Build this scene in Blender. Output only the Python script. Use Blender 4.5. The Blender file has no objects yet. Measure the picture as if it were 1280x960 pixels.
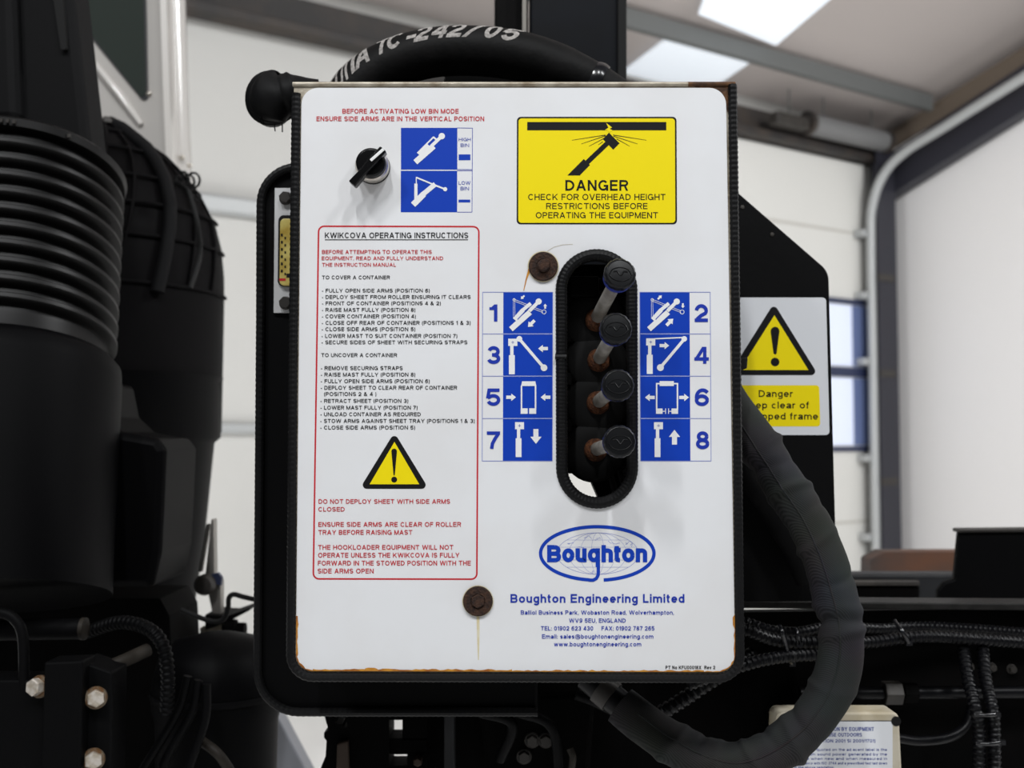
import bpy, bmesh, math, random
from mathutils import Vector, Matrix
random.seed(7)
C = bpy.context.scene.collection
scn = bpy.context.scene

# ------------------------------------------------------------------ camera
F = 1372.0
TH = math.radians(2.9)
CAM = Vector((0.0, -1.03, 1.45))
cd = bpy.data.cameras.new('camera')
cam = bpy.data.objects.new('camera', cd)
C.objects.link(cam)
cam.location = CAM
cam.rotation_euler = (math.pi / 2 + TH, 0, 0)
cd.sensor_width = 36
cd.lens = 36 * F / 1280
cd.clip_start = 0.05
cd.clip_end = 100
cd.dof.use_dof = True
cd.dof.focus_distance = 1.0
cd.dof.aperture_fstop = 6.5
scn.camera = cam
vs = scn.view_settings
vs.view_transform = 'Standard'
vs.look = 'None'
vs.gamma = 1.0
vs.use_curve_mapping = False
vs.exposure = 0.0

# ------------------------------------------------------------------ world and lights
w = bpy.data.worlds.new('world')
scn.world = w
w.use_nodes = True
bg = w.node_tree.nodes['Background']
bg.inputs[0].default_value = (0.93, 0.96, 1.0, 1)
bg.inputs[1].default_value = 0.10

def area(name, loc, target, sx, sy, energy, col=(1, 0.98, 0.95)):
    l = bpy.data.lights.new(name, 'AREA')
    l.shape = 'RECTANGLE'
    l.size, l.size_y, l.energy, l.color = sx, sy, energy, col
    o = bpy.data.objects.new(name, l)
    C.objects.link(o)
    o.location = loc
    o.rotation_euler = (Vector(target) - Vector(loc)).to_track_quat('-Z', 'Y').to_euler()
    return o

for lx, en in ((-1.9, 46), (-0.5, 58), (0.9, 48), (2.4, 38)):
    area('hall_or_fill_light', (lx, -2.5, 4.6), (0, 0, 1.45), 0.10, 0.7, en, (0.97, 0.985, 1.0))
area('hall_or_fill_light', (5.0, 0.6, 5.2), (2.6, 6.0, 1.8), 2.5, 1.2, 285, (0.98, 0.99, 1.0))  # fill lamp added high up to brighten the back wall and door
area('hall_or_fill_light', (-3.7, 2.0, 0.7), (-1.6, 5.1, 0.6), 1.2, 0.8, 105, (0.98, 0.99, 1.0))  # unseen fill lamp added low down to brighten the left wall
area('hall_or_fill_light', (5.2, 3.0, 1.6), (4.1, 7.4, 0.9), 1.2, 1.0, 36, (0.98, 0.98, 1.0))  # extra fill lamp, out of view, added to lift the right wall

# ------------------------------------------------------------------ geometry helpers
FWD = Vector((0, math.cos(TH), math.sin(TH)))
UP = Vector((0, -math.sin(TH), math.cos(TH)))
def ray(px, py):
    return FWD + Vector((1, 0, 0)) * ((px - 640) / F) + UP * (-(py - 480) / F)
def P(px, py, Y):
    d = ray(px, py)
    return CAM + d * ((Y - CAM.y) / d.y)
def S(Y):
    return (Y - CAM.y) / F
def hit(px, py, p0, n):
    d = ray(px, py)
    return CAM + d * ((p0 - CAM).dot(n) / d.dot(n))

def lin(c):
    return tuple(((v / 255) / 12.92 if v / 255 <= 0.04045 else ((v / 255 + 0.055) / 1.055) ** 2.4) for v in c)

def mat(name, rgb, rough=0.5, metal=0.0, rgb2=None, nscale=20, nlo=0.4, nhi=0.6, bump=0, bscale=200,
        emit=None, estr=0, coat=0, spec=0.5, trans=0):
    m = bpy.data.materials.new(name)
    m.use_nodes = True
    nt = m.node_tree
    b = nt.nodes['Principled BSDF']
    b.inputs['Base Color'].default_value = (*lin(rgb), 1)
    b.inputs['Roughness'].default_value = rough
    b.inputs['Metallic'].default_value = metal
    b.inputs['Specular IOR Level'].default_value = spec
    b.inputs['Coat Weight'].default_value = coat
    b.inputs['Transmission Weight'].default_value = trans
    if emit:
        b.inputs['Emission Color'].default_value = (*lin(emit), 1)
        b.inputs['Emission Strength'].default_value = estr
    tc = nt.nodes.new('ShaderNodeTexCoord')
    if rgb2:
        n = nt.nodes.new('ShaderNodeTexNoise')
        n.inputs['Scale'].default_value = nscale
        n.inputs['Detail'].default_value = 6
        nt.links.new(tc.outputs['Object'], n.inputs['Vector'])
        r = nt.nodes.new('ShaderNodeValToRGB')
        r.color_ramp.elements[0].position = nlo
        r.color_ramp.elements[1].position = nhi
        r.color_ramp.elements[0].color = (*lin(rgb), 1)
        r.color_ramp.elements[1].color = (*lin(rgb2), 1)
        nt.links.new(n.outputs['Fac'], r.inputs['Fac'])
        nt.links.new(r.outputs['Color'], b.inputs['Base Color'])
    if bump:
        n = nt.nodes.new('ShaderNodeTexNoise')
        n.inputs['Scale'].default_value = bscale
        nt.links.new(tc.outputs['Object'], n.inputs['Vector'])
        bn = nt.nodes.new('ShaderNodeBump')
        bn.inputs['Strength'].default_value = bump
        bn.inputs['Distance'].default_value = 0.002
        nt.links.new(n.outputs['Fac'], bn.inputs['Height'])
        nt.links.new(bn.outputs['Normal'], b.inputs['Normal'])
    return m

def weave_mat(name, rgb, rgb2, scale=900):
    m = mat(name, rgb, 0.85, spec=0.25)
    nt = m.node_tree
    b = nt.nodes['Principled BSDF']
    tc = nt.nodes.new('ShaderNodeTexCoord')
    wv = nt.nodes.new('ShaderNodeTexWave')
    wv.bands_direction = 'DIAGONAL'
    wv.inputs['Scale'].default_value = scale / 6.0
    wv.inputs['Distortion'].default_value = 0.6
    nt.links.new(tc.outputs['Object'], wv.inputs['Vector'])
    r = nt.nodes.new('ShaderNodeValToRGB')
    r.color_ramp.elements[0].color = (*lin(rgb), 1)
    r.color_ramp.elements[1].color = (*lin(rgb2), 1)
    nt.links.new(wv.outputs['Fac'], r.inputs['Fac'])
    nz = nt.nodes.new('ShaderNodeTexNoise')
    nz.inputs['Scale'].default_value = 14
    mx = nt.nodes.new('ShaderNodeMix')
    mx.data_type = 'RGBA'
    mx.blend_type = 'MULTIPLY'
    mx.inputs['Factor'].default_value = 0.6
    nt.links.new(tc.outputs['Object'], nz.inputs['Vector'])
    nt.links.new(r.outputs['Color'], mx.inputs[6])
    nt.links.new(nz.outputs['Color'], mx.inputs[7])
    nt.links.new(mx.outputs[2], b.inputs['Base Color'])
    bn = nt.nodes.new('ShaderNodeBump')
    bn.inputs['Strength'].default_value = 0.15
    bn.inputs['Distance'].default_value = 0.0006
    nt.links.new(wv.outputs['Fac'], bn.inputs['Height'])
    nt.links.new(bn.outputs['Normal'], b.inputs['Normal'])
    return m

M = {}
M['white'] = mat('panel_white_enamel', (232, 233, 235), 0.33, rgb2=(228, 228, 229), nscale=9, spec=0.3)
M['red'] = mat('red_print', (196, 26, 40), 0.4)
M['black_print'] = mat('black_print', (20, 20, 22), 0.5, spec=0.2)
M['blue'] = mat('blue_print', (4, 60, 178), 0.35)
M['navy'] = mat('dark_blue_print', (22, 52, 168), 0.4)
M['paleblue'] = mat('pale_blue_hairline', (128, 140, 205), 0.4)
M['yellow'] = mat('yellow_print', (246, 224, 0), 0.35)
M['symbol'] = mat('white_symbol', (238, 238, 238), 0.35)
M['galv'] = mat('worn_bare_metal', (190, 182, 166), 0.42, 0.3, rgb2=(122, 108, 88), nscale=45, nlo=0.35, nhi=0.7, bump=0.4, bscale=180)
M['rustlip'] = mat('rusted_lip', (96, 62, 30), 0.7, 0.2, rgb2=(60, 36, 18), nscale=120, bump=0.5, bscale=300)
M['rubber'] = mat('black_rubber_trim', (14, 14, 15), 0.5, spec=0.18)
M['rust'] = mat('dark_rust', (66, 42, 28), 0.85, 0.1, rgb2=(40, 24, 17), nscale=220, bump=0.8, bscale=500)
M['rustnut'] = mat('orange_rust', (128, 78, 46), 0.85, 0.1, rgb2=(66, 38, 24), nscale=260, nlo=0.35, nhi=0.65, bump=0.9, bscale=600)
M['rustedge'] = mat('rust_stain', (205, 142, 44), 0.7, rgb2=(160, 92, 24), nscale=90)
M['palestain'] = mat('pale_rust_run', (222, 214, 186), 0.5, rgb2=(212, 196, 150), nscale=60)
M['chrome'] = mat('brushed_bezel', (206, 200, 190), 0.28, 1.0)
M['gloss_black'] = mat('gloss_black_plastic', (7, 7, 8), 0.25, spec=0.3)
M['knob'] = mat('black_knob_plastic', (15, 16, 18), 0.36, spec=0.25)
M['knobblue'] = mat('blue_knob_collar', (52, 66, 150), 0.3)
M['rod'] = mat('grey_lever_rod', (170, 166, 160), 0.5, 0.0, rgb2=(138, 132, 124), nscale=60)
M['boot'] = mat('black_boot_rubber', (19, 19, 19), 0.65, spec=0.2)
M['valve'] = mat('black_valve_paint', (5, 5, 5), 0.6, spec=0.06, rgb2=(9, 8, 8), nscale=30)
M['tank'] = mat('black_tank_paint', (6, 6, 7), 0.6, spec=0.08)
M['plate'] = mat('black_plate_paint', (8, 8, 9), 0.6, spec=0.1, bump=0.1, bscale=120)
M['sleeve'] = weave_mat('woven_black_sleeve', (34, 34, 35), (54, 54, 54), 1500)
M['hose'] = mat('printed_hose_rubber', (7, 7, 7), 0.6, rgb2=(13, 12, 12), nscale=60, bump=0.2, bscale=150, spec=0.14)
M['hoseprint'] = mat('grey_hose_print', (165, 160, 156), 0.8, rgb2=(128, 124, 120), nscale=300)
M['tie'] = mat('shiny_clamp_tape', (18, 18, 21), 0.2, 0.0)
M['stub'] = mat('black_wrapped_tape', (8, 8, 9), 0.6, bump=0.4, bscale=60, spec=0.15)
M['mast'] = mat('dark_navy_mast_paint', (11, 14, 20), 0.45, spec=0.1, rgb2=(8, 10, 14), nscale=12)
M['mastedge'] = mat('mast_scuffed_strip', (120, 116, 110), 0.5, 0.5)
M['alu'] = mat('aluminium_plate', (208, 208, 208), 0.42, 0.3)
M['gauge'] = mat('aged_sight_tube', (206, 190, 110), 0.3, rgb2=(170, 142, 56), nscale=40)
M['boltgrey'] = mat('dull_steel_bolt', (52, 49, 46), 0.45, 0.3)
M['boltzinc'] = mat('zinc_bolt', (222, 214, 204), 0.38, 0.45, rgb2=(190, 178, 160), nscale=120)
M['boltrust'] = mat('rust_tinged_washer', (120, 108, 92), 0.6, 0.4, rgb2=(104, 72, 40), nscale=150)
M['duct'] = mat('grained_black_duct', (16, 16, 17), 0.65, bump=0.35, bscale=700, spec=0.1)
M['bellows'] = mat('bellows_rubber', (8, 7, 7), 0.42, spec=0.22)
M['filter'] = mat('filter_black_plastic', (7, 6, 7), 0.65, spec=0.07)
M['lowduct'] = mat('lower_duct_plastic', (3, 3, 4), 0.55, spec=0.06)
M['cab'] = mat('cab_white_paint', (192, 188, 183), 0.2, coat=0.5)
M['glass'] = mat('cab_tinted_glass', (50, 56, 52), 0.06)
M['seal'] = mat('window_rubber_seal', (20, 20, 24), 0.5)
M['conduit'] = mat('corrugated_conduit', (7, 7, 10), 0.38, spec=0.2)
M['darkpipe'] = mat('grimy_black_pipe', (5, 5, 6), 0.5, spec=0.08)
M['grimy'] = mat('grimy_brown_pipe', (44, 40, 35), 0.6, spec=0.2, rgb2=(30, 26, 22), nscale=40)
M['chassis'] = mat('black_chassis_paint', (3, 3, 3), 0.7, spec=0.05, rgb2=(6, 5, 5), nscale=14)
M['flange'] = mat('scuffed_flange_edge', (34, 33, 32), 0.5, spec=0.2, rgb2=(24, 23, 22), nscale=80)
M['rustbeam'] = mat('rusted_beam', (92, 58, 38), 0.8, rgb2=(60, 50, 46), nscale=9, nlo=0.35, nhi=0.62)
M['greybeam'] = mat('grey_black_beam', (40, 41, 43), 0.5, spec=0.2, rgb2=(30, 30, 32), nscale=8)
M['beige'] = mat('beige_plastic', (196, 188, 170), 0.5, rgb2=(176, 164, 138), nscale=22)
M['label'] = mat('label_paper', (222, 224, 228), 0.4)
M['labelblue'] = mat('label_blue_print', (58, 76, 150), 0.5)
M['steelgrey'] = mat('worn_grey_steel', (64, 60, 56), 0.5, 0.2, rgb2=(48, 45, 42), nscale=30)
M['fitting'] = mat('grey_cast_fitting', (150, 146, 140), 0.4, 0.5)
M['wedge'] = mat('grey_painted_leg', (128, 130, 136), 0.5)
M['brown'] = mat('brown_grease', (52, 38, 26), 0.7)
M['wall'] = mat('white_cladding', (194, 193, 189), 0.6)
M['wallr'] = mat('white_blockwork', (230, 228, 227), 0.7, bump=0.2, bscale=6)
M['door'] = mat('white_door_panel', (212, 211, 206), 0.5)
M['seam'] = mat('panel_seam', (186, 183, 176), 0.6)
M['railm'] = mat('galvanised_rail', (172, 174, 174), 0.5, 0.3)
M['navyframe'] = mat('navy_window_frame', (40, 48, 78), 0.5)
M['daylight'] = mat('daylit_pane', (200, 206, 224), 0.2, emit=(210, 220, 240), estr=0.4)
M['bluereveal'] = mat('blue_lit_reveal', (96, 110, 150), 0.5)
M['steelnavy'] = mat('dark_navy_steel', (36, 36, 45), 0.5)
M['purlin'] = mat('galvanised_purlin', (96, 98, 97), 0.55, 0.1)
M['roof'] = mat('roof_liner', (178, 170, 166), 0.7)
M['skylight'] = mat('rooflight_sheet', (215, 221, 228), 0.5, emit=(236, 243, 250), estr=0.52)
M['brownedge'] = mat('brown_roof_edge', (104, 92, 80), 0.7)
M['header'] = mat('dark_header_steel', (40, 37, 36), 0.6, rgb2=(56, 48, 42), nscale=4)
M['fixture'] = mat('grey_fixture_casing', (112, 112, 112), 0.5)
M['floor'] = mat('pale_sealed_floor', (228, 227, 225), 0.45, rgb2=(220, 219, 217), nscale=1.5)

class MB:
    def __init__(s):
        s.v, s.f, s.m = [], [], []
    def add(s, vs_, fs, mi=0):
        o = len(s.v)
        s.v += [Vector(v) for v in vs_]
        for f in fs:
            s.f.append([i + o for i in f])
            s.m.append(mi)
    def poly(s, pts, mi=0):
        s.add(pts, [list(range(len(pts)))], mi)
    def prism(s, pts, vec, mi=0):
        n = len(pts)
        vec = Vector(vec)
        a = [Vector(p) for p in pts]
        s.add(a + [p + vec for p in a],
              [list(range(n)), list(range(2 * n - 1, n - 1, -1))] +
              [[i, (i + 1) % n, n + (i + 1) % n, n + i] for i in range(n)], mi)
    def box(s, c, size, mi=0, rot=None):
        c = Vector(c)
        x, y, z = [q / 2 for q in size]
        R = rot or Matrix.Identity(3)
        vv = [c + R @ Vector((a * x, b * y, d * z)) for a in (-1, 1) for b in (-1, 1) for d in (-1, 1)]
        s.add(vv, [[0, 1, 3, 2], [4, 6, 7, 5], [0, 4, 5, 1], [2, 3, 7, 6], [0, 2, 6, 4], [1, 5, 7, 3]], mi)
    def tube(s, path, rad, seg=12, mi=0, cap=True, flat=None, fn=None):
        n = len(path)
        path = [Vector(p) for p in path]
        if not hasattr(rad, '__len__'):
            rad = [rad] * n
        T = []
        for i in range(n):
            t = path[min(i + 1, n - 1)] - path[max(i - 1, 0)]
            T.append(t.normalized() if t.length > 1e-9 else Vector((0, 0, 1)))
        nrm = Vector((0, -1, 0))
        if abs(T[0].dot(nrm)) > 0.9:
            nrm = Vector((1, 0, 0))
        o = len(s.v)
        for i in range(n):
            nrm = (nrm - T[i] * nrm.dot(T[i])).normalized()
            bi = T[i].cross(nrm)
            for k in range(seg):
                a = 2 * math.pi * k / seg
                r = rad[i] * (fn(i, a) if fn else 1.0)
                s.v.append(path[i] + nrm * (math.cos(a) * r * (flat or 1)) + bi * (math.sin(a) * r))
        for i in range(n - 1):
            for k in range(seg):
                k2 = (k + 1) % seg
                s.f.append([o + i * seg + k, o + i * seg + k2, o + (i + 1) * seg + k2, o + (i + 1) * seg + k])
                s.m.append(mi)
        if cap:
            s.f.append([o + k for k in range(seg)][::-1])
            s.m.append(mi)
            s.f.append([o + (n - 1) * seg + k for k in range(seg)])
            s.m.append(mi)
    def lathe(s, prof, origin, axis, seg=32, mi=0, xdir=None, mis=None):
        """prof: list of (radius, height along axis)"""
        z = Vector(axis).normalized()
        x = Vector(xdir) if xdir else (Vector((0, 0, 1)) if abs(z.z) < 0.9 else Vector((1, 0, 0)))
        x = (x - z * x.dot(z)).normalized()
        y = z.cross(x)
        origin = Vector(origin)
        o = len(s.v)
        for r, h in prof:
            for k in range(seg):
                a = 2 * math.pi * k / seg
                s.v.append(origin + z * h + x * (math.cos(a) * r) + y * (math.sin(a) * r))
        for i in range(len(prof) - 1):
            for k in range(seg):
                k2 = (k + 1) % seg
                s.f.append([o + i * seg + k, o + i * seg + k2, o + (i + 1) * seg + k2, o + (i + 1) * seg + k])
                s.m.append(mis[i] if mis else mi)
        if prof[0][0] > 1e-6:
            s.f.append([o + k for k in range(seg)][::-1])
            s.m.append(mis[0] if mis else mi)
        if prof[-1][0] > 1e-6:
            q = o + (len(prof) - 1) * seg
            s.f.append([q + k for k in range(seg)])
            s.m.append(mis[-1] if mis else mi)
    def build(s, name, mats, parent=None, smooth=None, bevel=0, fix=True, origin=None):
        if not isinstance(mats, (list, tuple)):
            mats = [mats]
        lo = Vector([min(v[i] for v in s.v) for i in range(3)])
        hi = Vector([max(v[i] for v in s.v) for i in range(3)])
        og = origin or Vector(((lo.x + hi.x) / 2, (lo.y + hi.y) / 2, lo.z))
        me = bpy.data.meshes.new(name)
        me.from_pydata([v - og for v in s.v], [], s.f)
        for m in mats:
            me.materials.append(M[m] if isinstance(m, str) else m)
        for p, i in zip(me.polygons, s.m):
            p.material_index = i
        if fix:
            bm = bmesh.new()
            bm.from_mesh(me)
            bmesh.ops.remove_doubles(bm, verts=bm.verts, dist=1e-7)
            bmesh.ops.recalc_face_normals(bm, faces=bm.faces)
            bm.to_mesh(me)
            bm.free()
        if smooth:
            me.shade_smooth()
            me.set_sharp_from_angle(angle=math.radians(smooth))
        o = bpy.data.objects.new(name, me)
        C.objects.link(o)
        WL[o.name] = og
        if parent:
            o.parent = parent
            o.location = og - WL[parent.name]
        else:
            o.location = og
        if bevel:
            md = o.modifiers.new('bevel', 'BEVEL')
            md.width = bevel
            md.segments = 2
            md.limit_method = 'ANGLE'
            md.angle_limit = math.radians(40)
        return o
WL = {}

def tag(o, label, cat, group=None):
    o['label'] = label
    o['category'] = cat
    if group:
        o['group'] = group
    return o
def thing(name, loc, label, cat, group=None):
    o = bpy.data.objects.new(name, None)
    o.empty_display_size = 0.05
    C.objects.link(o)
    o.location = loc
    WL[o.name] = Vector(loc)
    return tag(o, label, cat, group)
def struct(o):
    o['kind'] = 'structure'
    return o
def smoothpath(pts, n=8):
    """Catmull-Rom through the points"""
    pts = [Vector(p) for p in pts]
    q = [pts[0] * 2 - pts[1]] + pts + [pts[-1] * 2 - pts[-2]]
    out = []
    for i in range(1, len(q) - 2):
        for k in range(n):
            t = k / n
            a, b, c, d = q[i - 1], q[i], q[i + 1], q[i + 2]
            out.append(0.5 * ((2 * b) + (c - a) * t + (2 * a - 5 * b + 4 * c - d) * t * t + (3 * b - a - 3 * c + d) * t ** 3))
    out.append(pts[-1])
    return out
def resample(path, step):
    path = [Vector(p) for p in path]
    L = [0]
    for a, b in zip(path, path[1:]):
        L.append(L[-1] + (b - a).length)
    n = max(2, int(round(L[-1] / step)) + 1)
    out, j = [], 0
    for i in range(n):
        d = L[-1] * i / (n - 1)
        while j < len(L) - 2 and L[j + 1] < d:
            j += 1
        t = (d - L[j]) / max(1e-9, L[j + 1] - L[j])
        out.append(path[j].lerp(path[j + 1], min(1, t)))
    return out
def corrugated(mb, pts, r, pitch=0.006, depth=0.16, seg=12, mi=0):
    path = resample(smoothpath(pts, 10), pitch / 4)
    pr = [1.0, 1.0, 1 - depth, 1 - depth]
    mb.tube(path, [r * pr[i % 4] for i in range(len(path))], seg, mi)
def hexbolt(mb, c, axis, rf, rh, hf, hh, mi_f=0, mi_h=1, rot=0.0):
    z = Vector(axis).normalized()
    mb.lathe([(0, 0), (rf, 0), (rf, hf * 0.6), (rf * 0.9, hf), (0, hf)], c, z, 28, mi_f)
    x = Vector((0, 0, 1)) if abs(z.z) < 0.9 else Vector((1, 0, 0))
    x = (x - z * x.dot(z)).normalized()
    x = Matrix.Rotation(rot, 3, z) @ x
    mb.lathe([(rh, hf * 0.8), (rh, hf + hh * 0.85), (rh * 0.86, hf + hh)], c, z, 6, mi_h, xdir=x)

# ------------------------------------------------------------------ text: plain grotesque stroke letters
def _arc(cx, cy, rx, ry, a0, a1, n=None):
    n = n or max(4, int(abs(a1 - a0) / 15))
    return [(cx + rx * math.cos(math.radians(a0 + (a1 - a0) * i / n)), cy + ry * math.sin(math.radians(a0 + (a1 - a0) * i / n))) for i in range(n + 1)]
CAPW = dict(A=.88, B=.76, C=.84, D=.80, E=.68, F=.64, G=.88, H=.78, I=0, J=.56, K=.82, L=.60, M=.92, N=.78, O=.92, P=.72, Q=.92, R=.78,
            S=.76, T=.76, U=.78, V=.86, W=1.26, X=.84, Y=.86, Z=.76)
LOWW = dict(a=.62, b=.62, c=.60, d=.62, e=.64, f=.36, g=.62, h=.60, i=0, j=.2, k=.60, l=0, m=.98, n=.60, o=.66, p=.62, q=.62, r=.36, s=.56,
            t=.36, u=.60, v=.62, w=.94, x=.62, y=.62, z=.58)
ETC = {'0': .68, '1': .36, '2': .68, '3': .68, '4': .72, '5': .68, '6': .68, '7': .66, '8': .68, '9': .68, '(': .24, ')': .24, '-': .3, ',': 0, '.': 0,
       '&': .84, '/': .34, ':': 0, ';': 0, '@': 1.2}
XH = [0.73]
def gw(ch, w, k):
    base = CAPW.get(ch, LOWW.get(ch, ETC.get(ch, .6)))
    return w if base == 0 else max(base * k, w * 1.6)
def glyph(ch, w, k):
    """(width, polygons) in units of cap height; w = stroke width, k = width factor"""
    W = gw(ch, w, k)
    h = w / 2
    l, r, b, t = h, W - h, h, 1 - h
    cx = W / 2
    X = XH[0]
    xt = X - h
    out = []
    def R_(x0, y0, x1, y1): out.append([(x0, y0), (x1, y0), (x1, y1), (x0, y1)])
    def D_(x0, y0, x1, y1, e=1.1):
        q = w * e
        out.append([(x0 - q / 2, y0), (x0 + q / 2, y0), (x1 + q / 2, y1), (x1 - q / 2, y1)])
    def C_(pts, wd=None):
        wd = (wd or w) / 2
        n = len(pts)
        A, Bq = [], []
        for i in range(n):
            p, q = pts[max(i - 1, 0)], pts[min(i + 1, n - 1)]
            dx, dy = q[0] - p[0], q[1] - p[1]
            m = math.hypot(dx, dy) or 1
            A.append((pts[i][0] - dy / m * wd, pts[i][1] + dx / m * wd))
            Bq.append((pts[i][0] + dy / m * wd, pts[i][1] - dx / m * wd))
        for i in range(n - 1):
            out.append([A[i], A[i + 1], Bq[i + 1], Bq[i]])
    def stem(x, y0=0, y1=1): R_(x - h, y0, x + h, y1)
    def bar(y, x0, x1): R_(x0, y - h, x1, y + h)
    q = w * .55
    if ch == 'A':
        D_(q, 0, cx, 1); D_(W - q, 0, cx, 1); bar(.32, W * .2, W * .8)
    elif ch in 'BPR':
        m = .5 if ch != 'P' else .46
        ry = (t - m) / 2; rx = min(r - l, ry * 1.15)
        stem(l); xe = r - rx - (.03 if ch == 'B' else 0)
        bar(t, 0, xe); bar(m, 0, xe); C_(_arc(xe, m + ry, rx, ry, 90, -90))
        if ch == 'B':
            ry = (m - b) / 2; rx = min(r - l, ry * 1.2); xe = r - rx
            bar(b, 0, xe); bar(m, 0, xe); C_(_arc(xe, b + ry, rx, ry, 90, -90))
        if ch == 'R':
            D_(W - q, 0, W * .6, m, 1.05)
    elif ch == 'C': C_(_arc(cx, .5, cx - h, .5 - h, 40, 320))
    elif ch == 'D':
        rx = min(r - l, .46); stem(l); bar(t, 0, r - rx); bar(b, 0, r - rx); C_(_arc(r - rx, .5, rx, .5 - h, 90, -90))
    elif ch in 'EF':
        stem(l); bar(t, 0, W); bar(.52, 0, W * .94)
        if ch == 'E': bar(b, 0, W)
    elif ch == 'G':
        C_(_arc(cx, .5, cx - h, .5 - h, 40, 335)); bar(.46, W * .55, W); stem(r, 0, .46)
    elif ch == 'H': stem(l); stem(r); bar(.52, 0, W)
    elif ch == 'I': stem(cx)
    elif ch == 'J': stem(r, .3, 1); C_(_arc(cx, .3, cx - h, .3 - h, 0, -180))
    elif ch == 'K': stem(l); D_(l, .32, W - q, 1, 1.2); D_(W - q, 0, W * .38, .6, 1.15)
    elif ch == 'L': stem(l); bar(b, 0, W)
    elif ch == 'M': stem(l); stem(r); D_(cx, 0, l, 1, 1.0); D_(cx, 0, r, 1, 1.0)
    elif ch == 'N': stem(l); stem(r); D_(r, 0, l, 1, 1.1)
    elif ch == 'O': C_(_arc(cx, .5, cx - h, .5 - h, 0, 360))
    elif ch == 'Q': C_(_arc(cx, .5, cx - h, .5 - h, 0, 360)); D_(W - q, -.02, W * .62, .28, 1.0)
    elif ch == 'S' :
        ry = (1 - w) / 4
        C_(_arc(cx, .5 + ry, cx - h, ry, 25, 270) + _arc(cx, .5 - ry, cx - h, ry, 90, -155)[1:])
    elif ch == 'T': stem(cx); bar(t, 0, W)
    elif ch == 'U':
        ry = min(.36, cx); stem(l, ry, 1); stem(r, ry, 1); C_(_arc(cx, ry, cx - h, ry - h, 180, 360))
    elif ch == 'V': D_(cx, 0, q, 1); D_(cx, 0, W - q, 1)
    elif ch == 'W':
        for a_, b_ in ((q, .27), (cx, .27), (cx, .73), (W - q, .73)): D_(W * b_, 0, a_, 1, 1.05)
    elif ch == 'X': D_(q, 0, W - q, 1, 1.2); D_(W - q, 0, q, 1, 1.2)
    elif ch == 'Y': stem(cx, 0, .45); D_(cx, .4, q, 1, 1.15); D_(cx, .4, W - q, 1, 1.15)
    elif ch == 'Z': bar(t, 0, W); bar(b, 0, W); D_(q, 0, W - q, 1, 1.2)
    elif ch == '0': C_(_arc(cx, .5, cx - h, .5 - h, 0, 360))
    elif ch == '1':
        stem(r); out.append([(0, .66), (0, .66 + w * .8), (W * .3, .83), (W - w * .9, 1), (W - w * .3, 1), (W - w * .3, .66)])
        out[-1] = [(0, .68), (r, .68), (r, .68 + w * .8), (0, .68 + w * .8)]
        out.append([(W * .2, .68 + w * .7), (r, .68 + w * .7), (W - h, 1), (W - w * .9, 1)])
    elif ch == '2':
        ry = .27
        C_(_arc(cx, t - ry, cx - h, ry, 175, -30) + [(cx * .95, .36), (l * 1.3, b + .06)]); bar(b, 0, W)
    elif ch == '3':
        ry = (1 - w) / 4
        C_(_arc(cx, .5 + ry, cx - h * 1.3, ry, 165, -80)); C_(_arc(cx, .5 - ry, cx - h, ry, 85, -165)); bar(.51, W * .38, W * .6)
    elif ch == '4':
        x_ = W * .72; R_(x_ - h, 0, x_ + h, 1); bar(.28, 0, W); D_(w * .45, .24, x_ - h * .4, 1, 1.15)
    elif ch == '5':
        bar(t, W * .16, W * .94); D_(W * .1, .44, W * .22, 1, 1.0)
        C_([(W * .1, .47)] + _arc(cx, .34, cx - h, .34 - h, 135, -160))
    elif ch in '69':
        g = []
        keep = out
        C_(_arc(cx, .33, cx - h, .33 - h, 0, 360)); C_(_arc(W * .56, .5, W * .56 - h, .5 - h, 40, 195))
        if ch == '9':
            for i in range(len(out)): out[i] = [(W - x, 1 - y) for x, y in out[i]]
    elif ch == '7': bar(t, 0, W); C_([(r * 1.0, t - h * .4), (W * .62, .58), (W * .42, .3), (W * .36, 0)])
    elif ch == '8':
        ry = (1 - w) / 4
        C_(_arc(cx, .5 + ry + .01, cx - h * 1.5, ry - .01, 0, 360)); C_(_arc(cx, .5 - ry, cx - h, ry, 0, 360))
    elif ch == '(': C_(_arc(W * 1.25, .4, W * 1.25 - h, .62, 120, 240))
    elif ch == ')': C_(_arc(-W * .25, .4, W * 1.25 - h, .62, 60, -60))
    elif ch == '-': bar(.34, 0, W)
    elif ch == '.': R_(0, 0, w, w)
    elif ch == ',': R_(0, 0, w, w); out.append([(w * .4, 0), (w, 0), (w * .4, -w), (0, -w)])
    elif ch == ':': R_(0, 0, w, w); R_(0, .5, w, .5 + w)
    elif ch == '/': D_(q, 0, W - q, 1)
    elif ch == '&':
        C_([(W - h, 0), (W * .3, .66)] + _arc(W * .42, .8, W * .17, .2 - h, 215, -60)[1:] + [(W * .22, .46)] + _arc(W * .36, .25, W * .36 - h, .25 - h, 140, 330) + [(W * .86, .46)])
    elif ch == '@':
        C_(_arc(cx, .4, cx - h, .6 - h, -60, 300), w * .8); C_(_arc(cx * .95, .42, W * .19, .2, 0, 360), w * .8); C_([(W * .7, .62), (W * .66, .28), (W * .76, .2), (W * .86, .34)], w * .8)
    else:
        rx = cx - h
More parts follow.
